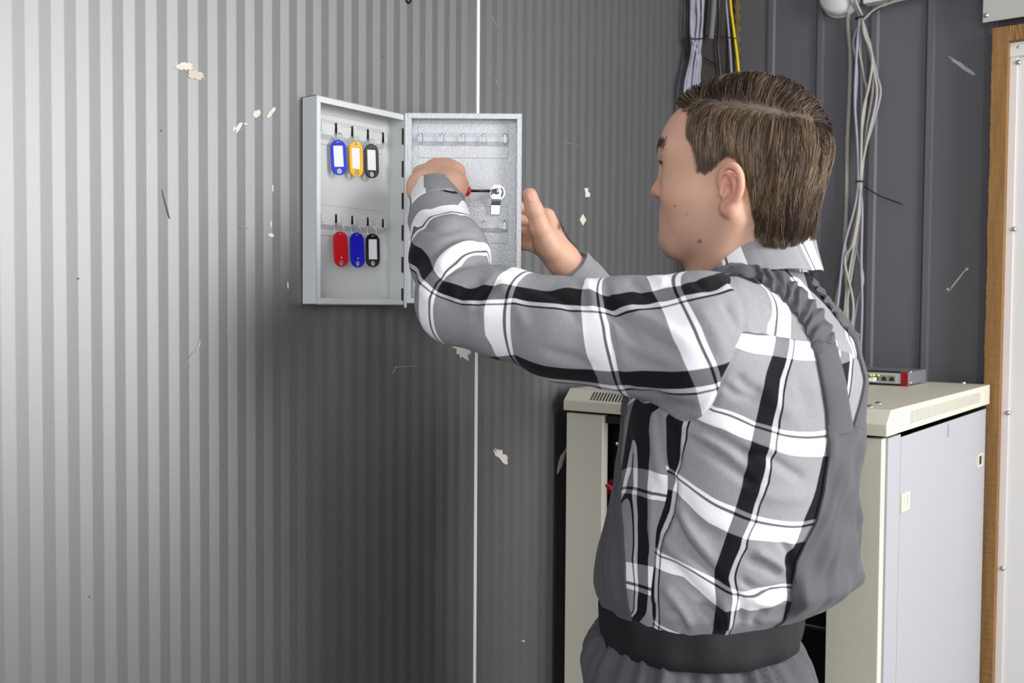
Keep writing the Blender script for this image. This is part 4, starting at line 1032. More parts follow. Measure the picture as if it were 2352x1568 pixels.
# ------------------------------------------------------------------ creases (ridge > 0, valley < 0)
N = vnormals(V, F)
view = CAM-V; view /= np.linalg.norm(view, axis=1, keepdims=True)
if (np.einsum('ij,ij->i', N, V-V.mean(0)) > 0).mean() < .5: F = F[:, ::-1]; N = -N
face = np.clip(np.einsum('ij,ij->i', N, view)*3, 0, 1)
def crease_disp(V, pv, face, creases):
    out = np.zeros(len(V))
    for pts, w, h in creases:
        pts = np.array(catmull([np.array(p+(0,), float) for p in pts], 8))[:, :2]; best = np.full(len(V), 1e9); tt = np.zeros(len(V))
        n = len(pts)-1
        for i in range(n):
            a, b = pts[i], pts[i+1]; ab = b-a; t = np.clip(((pv[:, :2]-a)@ab)/(ab@ab+1e-9), 0, 1)
            d = np.linalg.norm(pv[:, :2]-a-t[:, None]*ab, axis=1); m = d < best; best[m] = d[m]; tt[m] = (i+t[m])/n
        out += h*np.exp(-(best/w)**2)*np.clip(np.sin(np.pi*np.clip(tt*.9+.05, 0, 1))*1.6, 0, 1)
    return out*face
CR = [  # sleeve, upper arm
 ([(1392,690),(1425,740),(1470,790)], 11, -.006), ([(1400,700),(1480,770),(1570,820)], 13, -.004), ([(1415,690),(1500,735),(1590,790)], 16, .004), ([(1425,800),(1480,835),(1540,850)], 16, -.003),
 ([(1390,640),(1396,690),(1400,760),(1420,880)], 9, -.003), ([(1440,640),(1465,655),(1480,680)], 12, -.004), ([(1500,625),(1530,650)], 14, .004), ([(1345,640),(1360,680),(1362,720)], 13, .004),
 ([(1590,640),(1625,660),(1660,650)], 9, -.004), ([(1660,690),(1680,730),(1700,760)], 10, -.004), ([(1600,700),(1640,760),(1660,820)], 18, .003),
 ([(1230,660),(1290,690),(1330,740)], 12, -.003), ([(1240,800),(1310,820),(1370,850)], 13, -.003), ([(1140,640),(1185,700),(1210,760)], 16, .004), ([(1180,640),(1230,655),(1290,650)], 12, -.003),
 ([(1110,640),(1075,665),(1050,700)], 10, -.005), ([(1150,640),(1100,690),(1090,740)], 10, -.004), ([(1010,640),(1060,690),(1110,720)], 14, .003), ([(980,600),(1020,650),(1030,700)], 12, -.003),
 ([(1165,620),(1120,600),(1060,605),(1010,635)], 10, -.005), ([(1130,575),(1080,560),(1030,580),(990,620)], 12, .005), ([(1120,565),(1085,545),(1040,548),(985,585)], 9, -.003), ([(960,480),(1000,505),(1060,500)], 12, .003), ([(950,510),(1000,530),(1075,520)], 9, -.003), ([(940,560),(960,640),(990,700)], 14, .004),
 ([(1480,900),(1540,925),(1600,935)], 12, -.003), ([(1430,890),(1470,905),(1540,905)], 10, -.003),
 # armpit and flank
 ([(1575,968),(1630,995),(1690,1030),(1730,1060)], 12, -.007), ([(1590,985),(1650,1015),(1710,1050)], 14, .004), ([(1570,1000),(1640,1045),(1700,1090),(1740,1120)], 12, -.005), ([(1690,860),(1720,890),(1750,900)], 12, -.004), ([(1660,880),(1690,905),(1740,920)], 11, -.003),
 ([(1545,970),(1550,1030),(1556,1080)], 9, -.006), ([(1500,960),(1505,1020),(1515,1080),(1530,1110)], 12, .003), ([(1535,1080),(1548,1120),(1535,1190),(1510,1260)], 9, -.007), ([(1548,1180),(1570,1240),(1620,1300),(1660,1340)], 9, -.008), ([(1560,1165),(1590,1225),(1640,1290)], 13, .005), ([(1520,1210),(1540,1260),(1600,1310)], 14, .005),
 ([(1560,1130),(1600,1200),(1660,1240)], 16, -.004), ([(1690,1040),(1760,1050),(1820,1085),(1850,1100)], 12, -.005), ([(1700,1110),(1780,1140),(1850,1140)], 18, .003),
 ([(1715,1285),(1760,1300),(1790,1320)], 11, -.007), ([(1730,1260),(1770,1285),(1810,1310)], 12, .005), ([(1700,1330),(1740,1355),(1790,1350)], 9, -.006), ([(1720,1370),(1760,1380),(1800,1365)], 13, .005), ([(1690,1360),(1705,1390),(1700,1430)], 8, -.005),
 ([(1530,1290),(1570,1330),(1620,1380),(1650,1430)], 13, -.005), ([(1520,1340),(1560,1390),(1590,1440)], 12, .005), ([(1600,1390),(1640,1420),(1650,1445)], 10, -.006), ([(1660,1385),(1670,1420),(1665,1445)], 12, .006), ([(1540,1400),(1560,1420),(1570,1450)], 9, -.005), ([(1500,1380),(1505,1430)], 9, -.004), ([(1760,1400),(1740,1420),(1730,1440)], 9, -.005),
 ([(1440,960),(1445,1040),(1440,1100)], 8, -.003), ([(1500,1120),(1498,1180),(1495,1260)], 7, .003),
 ([(1750,880),(1790,930),(1830,950)], 20, .003), ([(1830,860),(1850,920),(1860,980)], 18, -.002), ([(1790,1240),(1810,1270),(1805,1310)], 9, -.006)]
pv = projv(V)
ms = mS(V)
D = crease_disp(V, pv, face, CR)
# general cloth waviness
def wav(V, f, seed):
    r = np.random.default_rng(seed); o = np.zeros(len(V))
    for _ in range(14):
        k = r.normal(size=3); k /= np.linalg.norm(k); o += np.sin(V@k*f*r.uniform(.6, 1.6)+r.uniform(0, 6.28))
    return o/14
D += .0040*wav(V, 38, 1)*1.4+.0016*wav(V, 85, 2)
mf, my = mF(V), mY(V)
onb = ms < 0
D -= .0022*np.exp(-(ms/.0035)**2)+.0012*np.exp(-(mf/.003)**2)*onb+.0012*np.exp(-(my/.003)**2)*onb
V = V+N*D[:, None]
V0 = V.copy()
sb = bvh_of(V, F)
M_SHIRT = NT('plaid_cotton'); m = M_SHIRT; m.set(Roughness=.85); m.b.inputs['Specular IOR Level'].default_value = .2
m.b.inputs['Sheen Weight'].default_value = .04
def attr(name):
    a = m.n('ShaderNodeAttribute', attribute_name=name); s_ = m.n('ShaderNodeSeparateXYZ'); m.l(a.outputs['Vector'], s_.inputs[0]); return s_.outputs, a.outputs['Vector']
(_mk, _) = attr('mk')
def sw(f, a, b):
    nd = m.n('ShaderNodeMix'); nd.data_type = 'VECTOR'; m.l(f, nd.inputs[0]); m.l(a, nd.inputs[4]); m.l(b, nd.inputs[5]); return nd.outputs[1]
cs, cb, cf, cy = (attr(n)[1] for n in ('cs', 'cb', 'cf', 'cy'))
gt = lambda x, v=0.: m.math('GREATER_THAN', x, v)
vec = sw(gt(_mk[1]), cb, cf); vec = sw(gt(_mk[2]), vec, cy); vec = sw(gt(_mk[0]), vec, cs)
def plaid(m, vec):
    s_ = m.n('ShaderNodeSeparateXYZ'); m.l(vec, s_.inputs[0])
    fr_ = lambda x: m.math('MULTIPLY', m.math('FRACT', m.math('MULTIPLY', m.math('ADD', x, PP*20), 1/PP)), PP)
    u, v = fr_(s_.outputs[0]), fr_(s_.outputs[1])
    band = lambda x, a, b: m.math('MULTIPLY', m.math('GREATER_THAN', x, a), m.math('LESS_THAN', x, b))
    B = m.math('ADD', band(u, 0, .0200), band(u, .0253, .0278), clamp=True); T = band(u, .0200, .0253)
    W_ = m.math('ADD', band(v, 0, .0047), band(v, .0080, .0290), clamp=True); K = band(v, .0047, .0080)
    G = lambda x: srgb(x, x, x+3)
    a0 = m.mix(T, m.mix(B, G(141), srgb(17, 18, 21)), G(180)); a1 = m.mix(T, m.mix(B, G(244), G(118)), G(248)); ak = m.mix(T, m.mix(B, G(98), srgb(15, 16, 19)), G(135))
    c = m.mix(K, m.mix(W_, a0, a1), ak)
    mp = m.n('ShaderNodeMapping'); mp.inputs['Scale'].default_value = (700, 90, 1); m.l(vec, mp.inputs[0])
    n1 = m.noise(1.0, 2, mp.outputs[0]); mp2 = m.n('ShaderNodeMapping'); mp2.inputs['Scale'].default_value = (90, 900, 1); m.l(vec, mp2.inputs[0]); n2 = m.noise(1.0, 2, mp2.outputs[0])
    nn = m.math('MULTIPLY', m.math('ADD', n1, n2), .5)
    c = m.mix(.38, c, m.mix(nn, (.15, .15, .16, 1), (1, 1, 1, 1)), 'OVERLAY')
    m.l(c, m.b.inputs['Base Color']); m.bump(nn, .25, .0006)
plaid(m, vec); M_SHIRT = m.m
shirt = np_mesh('shirt', V, F, M_SHIRT, man)
def setattr3(o, name, *cols):
    a = o.data.attributes.new(name, 'FLOAT_VECTOR', 'POINT'); cols = list(cols)+[np.zeros(len(cols[0]))]*(3-len(cols)); a.data.foreach_set('vector', np.stack(cols, 1).astype(np.float32).ravel())
Vb = V-N*D[:, None]
rs_ = ((Vb-T0)@LD < -.19) | (((Vb-P(1400, 700, 1.45))@_F > 0) & ((Vb-T0)@LD < -.1)); setattr3(shirt, 'cs', np.where(rs_, .06, sU(Vb)), np.where(rs_, .06, sV(Vb))); setattr3(shirt, 'cb', bU(Vb), bV(Vb)); setattr3(shirt, 'cf', fU(Vb), fV(Vb)); setattr3(shirt, 'cy', yU(Vb), yV(Vb)); setattr3(shirt, 'mk', ms, mf, my)
print('shirt done', _t.time()-_t0)
# ------------------------------------------------------------------ overalls
M_OV = NT('grey_workwear_twill'); m = M_OV; m.set(Roughness=.8); m.b.inputs['Sheen Weight'].default_value = .1
m.l(m.mix(m.noise(9, 3), srgb(70, 70, 75), srgb(80, 80, 85)), m.b.inputs['Base Color']); m.bump(m.math('ADD', m.noise(900, 2), m.noise(140, 3)), .22, .0006); M_OV = m.m
M_BELT = NT('black_elastic'); m = M_BELT; m.set(Roughness=.75)
m.l(m.mix(m.noise(12, 4), srgb(14, 14, 17), srgb(22, 22, 25)), m.b.inputs['Base Color']); m.bump(m.math('ADD', m.noise(700, 2), m.noise(30, 2)), .25, .0008); M_BELT = m.m
AXC = np.array([-.010, 0.])
def polar(p):
    d = p-T0; x = d@FD-AXC[0]; y = d@LD; return math.atan2(y, x), p[2]
def radial_hit(phi, z):
    dr = FD*math.cos(phi)+LD*math.sin(phi); c = pl(AXC[0], 0, z); o = c+dr*.6
    h = tsb.ray_cast(Vector(o), Vector(-dr))
    return (np.array(h[0]), dr) if h[0] is not None else (c+dr*.14, dr)
def solid(G, th, name, mat, parent, closed=False, label=None):
    """grid of (point, outward normal) turned into cloth of thickness th"""
    nu, nv = len(G), len(G[0]); A = [[g[0]+g[1]*th for g in r] for r in G]; B = [[g[0]-g[1]*.0015 for g in r] for r in G]
    mb = MB(); vs = [p for r in A for p in r]+[p for r in B for p in r]; n = nu*nv; fs = []
    I = lambda i, j: (i % nu)*nv+j
    for i in range(nu if closed else nu-1):
        for j in range(nv-1): fs += [(I(i, j), I(i+1, j), I(i+1, j+1), I(i, j+1)), (n+I(i, j), n+I(i, j+1), n+I(i+1, j+1), n+I(i+1, j))]
        fs += [(I(i, 0), n+I(i, 0), n+I(i+1, 0), I(i+1, 0)), (I(i, nv-1), I(i+1, nv-1), n+I(i+1, nv-1), n+I(i, nv-1))]
    if not closed:
        for j in range(nv-1): fs += [(I(0, j), I(0, j+1), n+I(0, j+1), n+I(0, j)), (I(nu-1, j), n+I(nu-1, j), n+I(nu-1, j+1), I(nu-1, j+1))]
    o = mb.add(vs, fs).build(name, mat, parent, smooth=True, label=label)
    md = o.modifiers.new('edge', 'EDGE_SPLIT'); md.split_angle = 1.2; return o

mt = ms < .0
keep = mt[F].all(1)
tV, tF = V, F[keep]; tsb = bvh_of(tV, tF)
def bound(pts):
    out = []
    for p in pts:
        h = pxhit(tsb, *p)
        if h: out.append(polar(h[0]))
    out.sort(key=lambda a: a[1]); z = np.array([a[1] for a in out]); f = np.array([(a[0]) % (2*math.pi) for a in out]); return lambda zz: float(np.interp(zz, z, f)), z.min(), z.max()
# back panel : left boundary traced, mirrored about the spine
bl, z0b, z1b = bound([(1898,998),(1900,1053),(1889,1127),(1872,1197),(1848,1244),(1828,1288),(1816,1361),(1812,1400)])
hV = pxhit(tsb, 1955, 985); zV = hV[0][2] if hV else 1.27
PHS = polar(hV[0])[0] % (2*math.pi); print('spine', PHS)
SDIR = FD*math.cos(PHS)+LD*math.sin(PHS); SN = np.cross(Z, SDIR); SO = pl(AXC[0], 0, 0)
G = []; nr, ncol = 70, 60
rg_ = np.random.default_rng(4)
for i in range(nr+1):
    t = i/nr; z = zV+.002-(zV+.002-1.066)*t; zq = min(z, z1b); ph = bl(max(min(z, z1b), z0b)); half = PHS-ph
    row = []
    for j in range(ncol+1):
        s_ = j/ncol*2-1; phi = PHS+half*s_
        p, dr = radial_hit(phi, z)
        bul = .001+.002*math.exp(-((z-1.15)/.07)**2)+.009*math.exp(-((z-1.108)/.022)**2)*(.35+.65*math.cos(half*s_))
        if z < 1.095: bul *= max(0, (z-1.060)/.035)**.6
        w_ = .0018*math.sin(21*s_-z*75+2*math.sin(z*22))*math.exp(-((z-1.17)/.09)**2)*(.5+.5*math.sin(s_*5+z*20))+.0022*math.sin(9*s_+z*48)*math.exp(-((z-1.13)/.06)**2)+.0020*math.sin((s_*.55-z*5.5)*13+.6*math.sin(z*40))+.0014*math.sin((s_*.3+z*7)*11+1+s_)
        edge = min(1, (1-abs(s_))*9)
        row.append((p+dr*(bul*edge+w_*edge+.0022), dr))
    G.append(row)
back_panel = solid(G, .0022, 'overall_back_panel', M_OV, man)
# bib at the front
fl, z0f, z1f = bound([(1427,1040),(1428,1110),(1427,1150),(1433,1211),(1438,1300),(1445,1393),(1454,1425)])
G = []
for i in range(51):
    z = 1.345-(1.345-1.066)*i/50; ph = fl(max(min(z, z1f), z0f))
    if ph > math.pi: ph -= 2*math.pi
    ph = max(.3, min(ph, 1.45)); row = []
    if z > z1f: ph = ph-(z-z1f)*1.5
    for j in range(61):
        s_ = j/60*2-1; p, dr = radial_hit(ph*s_, z); edge = min(1, (1-abs(s_))*8)
        bul = (.0005+.003*math.exp(-((z-1.12)/.04)**2))*edge
        if z < 1.095: bul *= max(0, (z-1.060)/.035)**.6
        row.append((p+dr*(bul+.0025*edge*math.sin(s_*22+z*30)+.001), dr))
    G.append(row)
bib = solid(G, .0022, 'overall_bib', M_OV, man)
# shoulder straps : gathered elastic at the top, flat below
eL = [(1738,640),(1755,656),(1793,684),(1819,715),(1842,745),(1862,789),(1875,830),(1887,893),(1895,944),(1898,1000)]
eR = [(1730,620),(1783,624),(1810,638),(1838,664),(1862,692),(1888,725),(1906,757),(1922,815),(1938,881),(1955,985)]
def along(poly, t):
    P_ = np.array(poly, float); d = np.r_[0, np.cumsum(np.linalg.norm(np.diff(P_, axis=0), axis=1))]; d /= d[-1]; return (np.interp(t, d, P_[:, 0]), np.interp(t, d, P_[:, 1]))
rows_ = []
fsb = bvh_of(V, F)
NS = 260
for i in range(NS+1):
    t = i/NS; a = along(eL, t); b = along(eR, t); ha, hb = pxhit(fsb, *a), pxhit(fsb, *b)
    if ha is None or hb is None: continue
    rows_.append((ha[0], hb[0], t))
# over the shoulder to the bib
fr0 = rows_[0]; c0 = (fr0[0]+fr0[1])/2; wv = np.linalg.norm(fr0[1]-fr0[0])
front = catmull([c0, pl(.035, .088, 1.475), pl(.075, .088, 1.43), pl(.115, .082, 1.37), pl(.135, .075, 1.31)], 10)[:-1]
pre = []
for k in range(1, len(front)):
    c = front[k]; tg = front[k]-front[k-1]; h = fsb.find_nearest(Vector(c)); n_ = np.array(h[1]); c = np.array(h[0]); sd_ = np.cross(tg, n_); sd_ /= np.linalg.norm(sd_); sd_ *= np.sign(sd_@LD) or 1
    pre.append((c+sd_*.018, c-sd_*.018, -k*.03))
allr = pre[::-1]+rows_
def strap_grid(mirror):
    G = []; L_ = 0; prev = None
    for (a, b, t) in allr:
        if mirror:
            a = a-2*((a-SO)@SN)*SN; b = b-2*((b-SO)@SN)*SN
            aw = np.sign((a-SO)@SN)*SN*.024*np.clip((1-t)/.25, 0, 1); a = a+aw; b = b+aw
        cm = (a+b)/2
        if prev is not None: L_ += np.linalg.norm(cm-prev)
        prev = cm; row = []
        gat = np.clip((.58-t)/.10, 0, 1)*np.clip((t+.30)/.1, 0, 1)
        for j in range(17):
            s_ = j/16*2-1; p = a+(b-a)*(j/16); h = fsb.find_nearest(Vector(p)); q_ = np.array(h[0]); n_ = np.array(h[1])
            ph = L_*2*math.pi/.0150+1.3*math.sin(s_*2.2+L_*40)+.8*math.sin(L_*170)+s_*.9*math.sin(L_*90)
            ruf = gat*(.0024*math.sin(ph)+.0008*math.sin(ph*1.7+s_*3)+.0014*math.exp(-((abs(s_)-.55)/.2)**2))
            arch = (.0022 if mirror else .0035)*(1-s_**4)
            wobx = gat*.0022*math.sin(L_*2*math.pi/.018+(s_ > 0)*2)*s_
            row.append((q_+n_*(.0016+arch+ruf)+(b-a)/np.linalg.norm(b-a)*wobx*.7, n_))
        G.append(row)
    return G
solid(strap_grid(False), .0018, 'shoulder_strap', M_OV, man, label='left grey shoulder strap')
solid(strap_grid(True), .0018, 'shoulder_strap', M_OV, man, label='right grey shoulder strap')
# waistband
G = []
for k in range(160):
    a = 2*math.pi*k/160; row = []
    for j, (z, e) in enumerate(((1.0150, -.0015), (1.0165, .0015), (1.030, .0035), (1.045, .0038), (1.060, .0035), (1.0735, .0015), (1.075, -.001))):
        cx = .035; b_, a_ = .1265, .148; wob = .0014*math.sin(9*a+z*50)+.0010*math.sin(17*a)
        p = pl(cx+b_*math.cos(a), a_*math.sin(a), z); n_ = FD*math.cos(a)+LD*math.sin(a); row.append((p+n_*(e+wob), n_))
    G.append(row)
solid(G, .0015, 'waistband', M_BELT, man, closed=True)
# trousers
TR = Shape()
TR.stack([(.80, .02, 0, .135, .175), (.88, .022, 0, .148, .182), (.945, .032, 0, .154, .178), (.985, .042, 0, .148, .166), (1.008, .045, 0, .132, .152), (1.028, .044, 0, .118, .140)], FR, .02)
for s in (1, -1): TR.chain([pl(.02, .088*s, .84), pl(.035, .098*s, .50), pl(.0, .10*s, .075)], [.092, .068, .060], .03)
V2, F2_ = surface_nets(TR, pl(0, 0, 0)-np.array([.38, .38, .03]), pl(0, 0, 1.06)+np.array([.38, .38, 0]), .0055); V2 = relax(V2, F2_, 2, .5)
N2 = vnormals(V2, F2_)
if ((V2-T0-Z*.8)@Z*0+np.einsum('ij,ij->i', N2, V2-pl(0, 0, .9))[V2[:, 2] > .8]. mean() if False else np.einsum('ij,ij->i', N2, V2-V2.mean(0)).mean()) < 0: F2_ = F2_[:, ::-1]; N2 = -N2
an = np.arctan2((V2-T0)@LD, (V2-T0)@FD-.04); zz = V2[:, 2]
g_ = np.exp(-np.maximum(0, 1.0-zz)/.05)*(zz < 1.02)
D2 = .0050*g_*(np.sin(an*23+3*np.sin(an*5))+.5*np.sin(an*41))+.004*wav(V2, 24, 5)*np.clip((1.0-zz)/.05, 0, 1)*1.6
trousers = np_mesh('trousers', V2+N2*D2[:, None], F2_, M_OV, man)
for s in (1, -1):
    SS = Shape(); SS.ell(pl(.03, .105*s, .045), (.06, .044, .05), np.array([FD, LD, Z]), .02); SS.ell(pl(.11, .115*s, .035), (.085, .048, .036), np.array([FD, LD, Z]), .04); SS.cap(pl(0, .10*s, .06), pl(0, .10*s, .12), .044, .046, .02); SS.plane((0, 0, .002), (0, 0, -1))
    a_, b_ = surface_nets(SS, pl(.06, .11*s, .06)-.2, pl(.06, .11*s, .06)+.2, .006)
    np_mesh('shoe', relax(a_, b_, 2), b_, M_BLACK, man, label=None) if False else np_mesh('shoe', relax(a_, b_, 2), b_, M_BLACK, man)
# ------------------------------------------------------------------ collar and cuffs
def plaid_mat(name):
    q_ = NT(name); q_.set(Roughness=.85); q_.b.inputs['Specular IOR Level'].default_value = .2; a_ = q_.n('ShaderNodeAttribute', attribute_name='cs'); plaid(q_, a_.outputs['Vector']); return q_.m
M_PL2 = plaid_mat('plaid_cotton_trim')
def setuv(o, U_, V_): setattr3(o, 'cs', np.array(U_), np.array(V_))
G = []; prof = [(-.010, .0605), (.010, .0600), (.030, .0605), (.0385, .0625), (.0400, .0650), (.0370, .0680), (.020, .0715), (.004, .0760), (-.004, .0785), (-.0075, .0790)]
prof = [(np.interp(k, range(10), [p[0] for p in prof]), np.interp(k, range(10), [p[1] for p in prof])) for k in np.linspace(0, 9, 28)]
nk = 120; Gc = []
for k in range(nk+1):
    a = math.radians(22+(360-44)*k/nk); row = []
    fr_ = max(0, math.cos(a))
    z0_ = 1.503-.030*fr_**1.3
    for (h_, r_) in prof:
        rr_ = (r_*.97-.0005)*(1+.04*fr_)
        x_ = -.036+rr_*1.02*math.cos(a)+.012*fr_; y_ = rr_*.98*math.sin(a)
        if h_ < .02 and r_ > .07: h_ = h_-.012*fr_
        row.append(pl(x_, y_, z0_+h_+.0008*math.sin(a*9)))
    Gc.append(row)
mb = MB().grid(Gc); collar = mb.build('collar', M_PL2, man, smooth=True)
sdm = collar.modifiers.new('thick', 'SOLIDIFY'); sdm.thickness = .0014; sdm.offset = 0
cv = np.array(mb.v); cp = projv(cv); arc = np.repeat(np.linspace(0, 1, nk+1), len(prof))*2*math.pi*.074*(316/360); hh_ = cv[:, 2]
d_ = (cp[:, 0]-1676)**2+(cp[:, 1]-606)**2+(cp[:, 2] > 1.33)*1e6; i0 = int(np.argmin(d_)); print('collar anchor', cp[i0], arc[i0])
setuv(collar, np.full(len(cv), .06), (arc-arc[i0])*1.0+(hh_-hh_[i0])*.42)
def cuff(name, a, b, ra, rb, uvf, mat, label, sub=.0):
    a = np.array(a); b = np.array(b); ax = (b-a)/np.linalg.norm(b-a); e1 = np.cross(ax, Z); e1 /= np.linalg.norm(e1); e2 = np.cross(ax, e1); L_ = np.linalg.norm(b-a)
    mb = MB(); G = []; U_ = []; V_ = []
    for k in range(96):
        t = 2*math.pi*k/96; row = []; n_ = e1*math.cos(t)+e2*math.sin(t)
        for (s_, dr) in ((0, -.003), (.0, .0), (.03, .0018), (.12, .0012), (.14, .0014), (.5, .0008), (.86, .0012), (.9, .0006), (.94, .0014), (.985, .0010), (1.0, -.0006), (.985, -.003), (.7, -.004), (.3, -.006)):
            r_ = ra+(rb-ra)*s_+dr+.0011*math.sin(3*t+1)+.0006*math.sin(7*t+s_*4)
            row.append(a+ax*L_*s_+n_*r_); U_.append(t*ra); V_.append(s_*L_)
        G.append(row)
    mb.grid(G, closed_u=True); o = mb.build(name, mat, man, smooth=True, label=label); cv = np.array(mb.v); uu, vv = uvf(cv, np.array(U_), np.array(V_)); setuv(o, uu, vv); return o
def uv_l(cv, U_, V_):
    p = projv(cv); return np.full(len(cv), .06), np.where(p[:, 2] < 1.47, np.where(p[:, 0] < 977-(p[:, 1]-440)*-.15, .008+(977+(p[:, 1]-440)*.15-p[:, 0])*.00060, .06), .06)
def uv_r(cv, U_, V_): return np.full(len(cv), .06), np.full(len(cv), .07)
cuff('cuff', P(1006, 501, 1.412), P(1002, 453, 1.464), .0415, .0378, uv_l, M_PL2, 'left shirt cuff')
cuff('cuff', P(1352, 668, 1.660), P(1307, 612, 1.637), .0400, .0355, uv_r, M_PL2, 'right shirt cuff')
# ------------------------------------------------------------------ thumb nail, eyes
bbv = bvh_of(BV, BF)
G = []
for i in range(9):
    row = []
    for j in range(7):
        u, v = i/8, j/6*2-1; w_ = 6.2*(1-.35*max(0, (u-.75)/.25)**2)*(1-.3*max(0, (.2-u)/.2)**2)
        px = 1216.5-u*4.5+v*w_+1.5; py = 462-u*28+v*1.5; h = pxhit(bbv, px, py)
        if h is None or abs((h[0]-P(1216, 450, 1.577))@_F) > .03: h = (G[-1][j][0] if G else P(1216, 450, 1.566), -_F)
        row.append((h[0]+h[1]*.0004, h[1]))
    G.append(row)
solid(G, .0005, 'thumbnail', simple('nail', srgb(214, 160, 144), .3, var=.03), man)
M_EYE = simple('eye_white', srgb(225, 220, 216), .15, var=.02); M_IRIS = simple('iris_brown', srgb(50, 36, 28), .1)
for s in (1, -1):
    e_ = MB().lathe([(.0116*math.sin(t), .0116*math.cos(t)) for t in np.linspace(0, math.pi, 18)], hp(.0705, .031*s, .0293), HX, 24).build('eyeball', M_EYE, man, smooth=True)
    MB().lathe([(.0056*math.sin(t)/math.sin(1.2) if t > 0 else 0, .0109+.0014*math.cos(t)) for t in np.linspace(0, 1.2, 6)], hp(.0705, .031*s, .0293), HX-.1*HZ, 20).build('iris', M_IRIS, e_, smooth=True)
# ------------------------------------------------------------------ hair
SK = Shape()
SK.ell(hp(-.012, 0, .040), (.097, .076, .086), HA); SK.ell(hp(.038, 0, .045), (.050, .062, .056), HA, .03)
SK.ell(hp(.034, 0, -.012), (.056, .058, .066), HA, .025)
SK.cap(hp(-.030, 0, -.020), pl(-.028, 0, 1.47), .052, .051, .03); SK.cap(hp(-.040, 0, -.02), pl(-.042, 0, 1.50), .044, .046, .02)
def grad(P_, e=.001):
    return np.stack([SK(P_+np.eye(3)[j]*e)-SK(P_-np.eye(3)[j]*e) for j in range(3)], 1)/(2*e)
HPOLY = np.array([(1570,246),(1588,264),(1578,293),(1578,318),(1594,341),(1602,366),(1599,396),(1620,402),(1636,389),(1650,374),(1662,362),(1690,362),(1706,396),(1715,421),(1722,452),(1730,495),(1743,528),(1760,545),(1800,552),(1880,556),(2100,556),(2100,60),(1480,60),(1540,228)], float)
def in_poly(x, y, Q_):
    c = np.zeros(len(x), bool); n = len(Q_)
    for i in range(n):
        x1, y1 = Q_[i]; x2, y2 = Q_[(i+1) % n]; m_ = ((y1 > y) != (y2 > y)) & (x < (x2-x1)*(y-y1)/(y2-y1+1e-12)+x1); c ^= m_
    return c
def dist_poly(x, y, Q_):
    d = np.full(len(x), 1e9)
    for i in range(len(Q_)):
        a = Q_[i]; b = Q_[(i+1) % len(Q_)]; ab = b-a; t = np.clip(((x-a[0])*ab[0]+(y-a[1])*ab[1])/(ab@ab), 0, 1); d = np.minimum(d, np.hypot(x-a[0]-t*ab[0], y-a[1]-t*ab[1]))
    return d
def scalp(Pw):
    l = hloc(Pw); l2 = l.copy(); l2[:, 1] = np.abs(l2[:, 1]); w_ = H0+l2@HA; p = projv(w_); ins = in_poly(p[:, 0], p[:, 1], HPOLY); return ins, np.where(ins, 1, -1)*dist_poly(p[:, 0], p[:, 1], HPOLY)
# sample roots
NR = 120000; r = RNG.normal(size=(NR, 3)); r /= np.linalg.norm(r, axis=1, keepdims=True)
Pr = hp(-.01, 0, .01)+(r*np.array([.12, .10, .13]))@HA
lowr = RNG.random((NR//4, 2)); ang = lowr[:, 0]*2*math.pi
Pr = np.concatenate([Pr, hp(-.035, 0, -.08)+np.stack([np.cos(ang)*.07, np.sin(ang)*.07, (lowr[:, 1]-.5)*.10], 1)@HA])
for _ in range(4): Pr = Pr-grad(Pr)*SK(Pr)[:, None]
ins, dd = scalp(Pr); Pr = Pr[ins & (SK(Pr) < .002)]; dd = dd[ins & (SK(Pr if False else Pr) < .1)] if False else None
NSTR = 19000
Pr = Pr[RNG.permutation(len(Pr))[:NSTR]]
ins, dd = scalp(Pr)
def hitl(px, py):
    h = pxhit(bbv, px, py); return hloc(h[0][None])[0]
PART = [hitl(*q) for q in ((1604, 236), (1674, 238), (1748, 249), (1808, 265), (1862, 276))]; WL = PART[-1]; PLn = PART[0]; mid = PART[2]
print('whorl', WL, 'part', PLn, 'mid', mid, 'roots', len(Pr))
segs = list(zip(PART[:-1], PART[1:]))
def flow(Pw, side):
    l = hloc(Pw); best = np.full(len(l), 1e9); c = np.zeros_like(l)
    for a, b in segs:
        ab = b-a; t = np.clip(((l-a)@ab)/(ab@ab), 0, 1); q_ = a+t[:, None]*ab; d = np.linalg.norm(l-q_, axis=1); m_ = d < best; best[m_] = d[m_]; c[m_] = q_[m_]
    v = (l-c)/np.maximum(best, 1e-4)[:, None]
    near = side > 0
    v[near] += np.array([.45, 0, 0])*np.clip(1.2-best[near]/.035, .0, 1)[:, None]+np.array([-.02, 0, -1.0])*np.clip(best[near]/.03, 0, 2)[:, None]
    far = ~near
    v[far] += np.array([.15, -.5, .0])
    v[far & (l[:, 1] < -.045)] += np.array([0, 0, -.9])
    bk = l[:, 0] < -.06; v[bk] += np.array([-.05, 0, -.7])
    lowb = l[:, 2] < 0; v[lowb] = v[lowb]*.4+np.array([.05, 0, -1.0])
    fr = (l[:, 0] > .045) & (l[:, 2] < .06) & near; v[fr] = v[fr]*.5+np.array([-.10, 0, -1.0])
    return v@HA, best
L0 = hloc(Pr)
# which side of the parting is a root on?
def side_of(l):
    a, b = PLn, WL; t = np.clip((l[:, 0]-b[0])/(a[0]-b[0]), 0, 1); pp_ = np.array(sorted([tuple(q) for q in PART])); yp = np.interp(l[:, 0], pp_[:, 0], pp_[:, 1])
    s = l[:, 1]-yp+(.0)*t; return np.where(l[:, 0] < WL[0]-.004, 1, np.sign(s))
side = side_of(L0); n = len(Pr); ST = 11
leng = np.where(side > 0, .074, .060)*RNG.uniform(.75, 1.15, n)
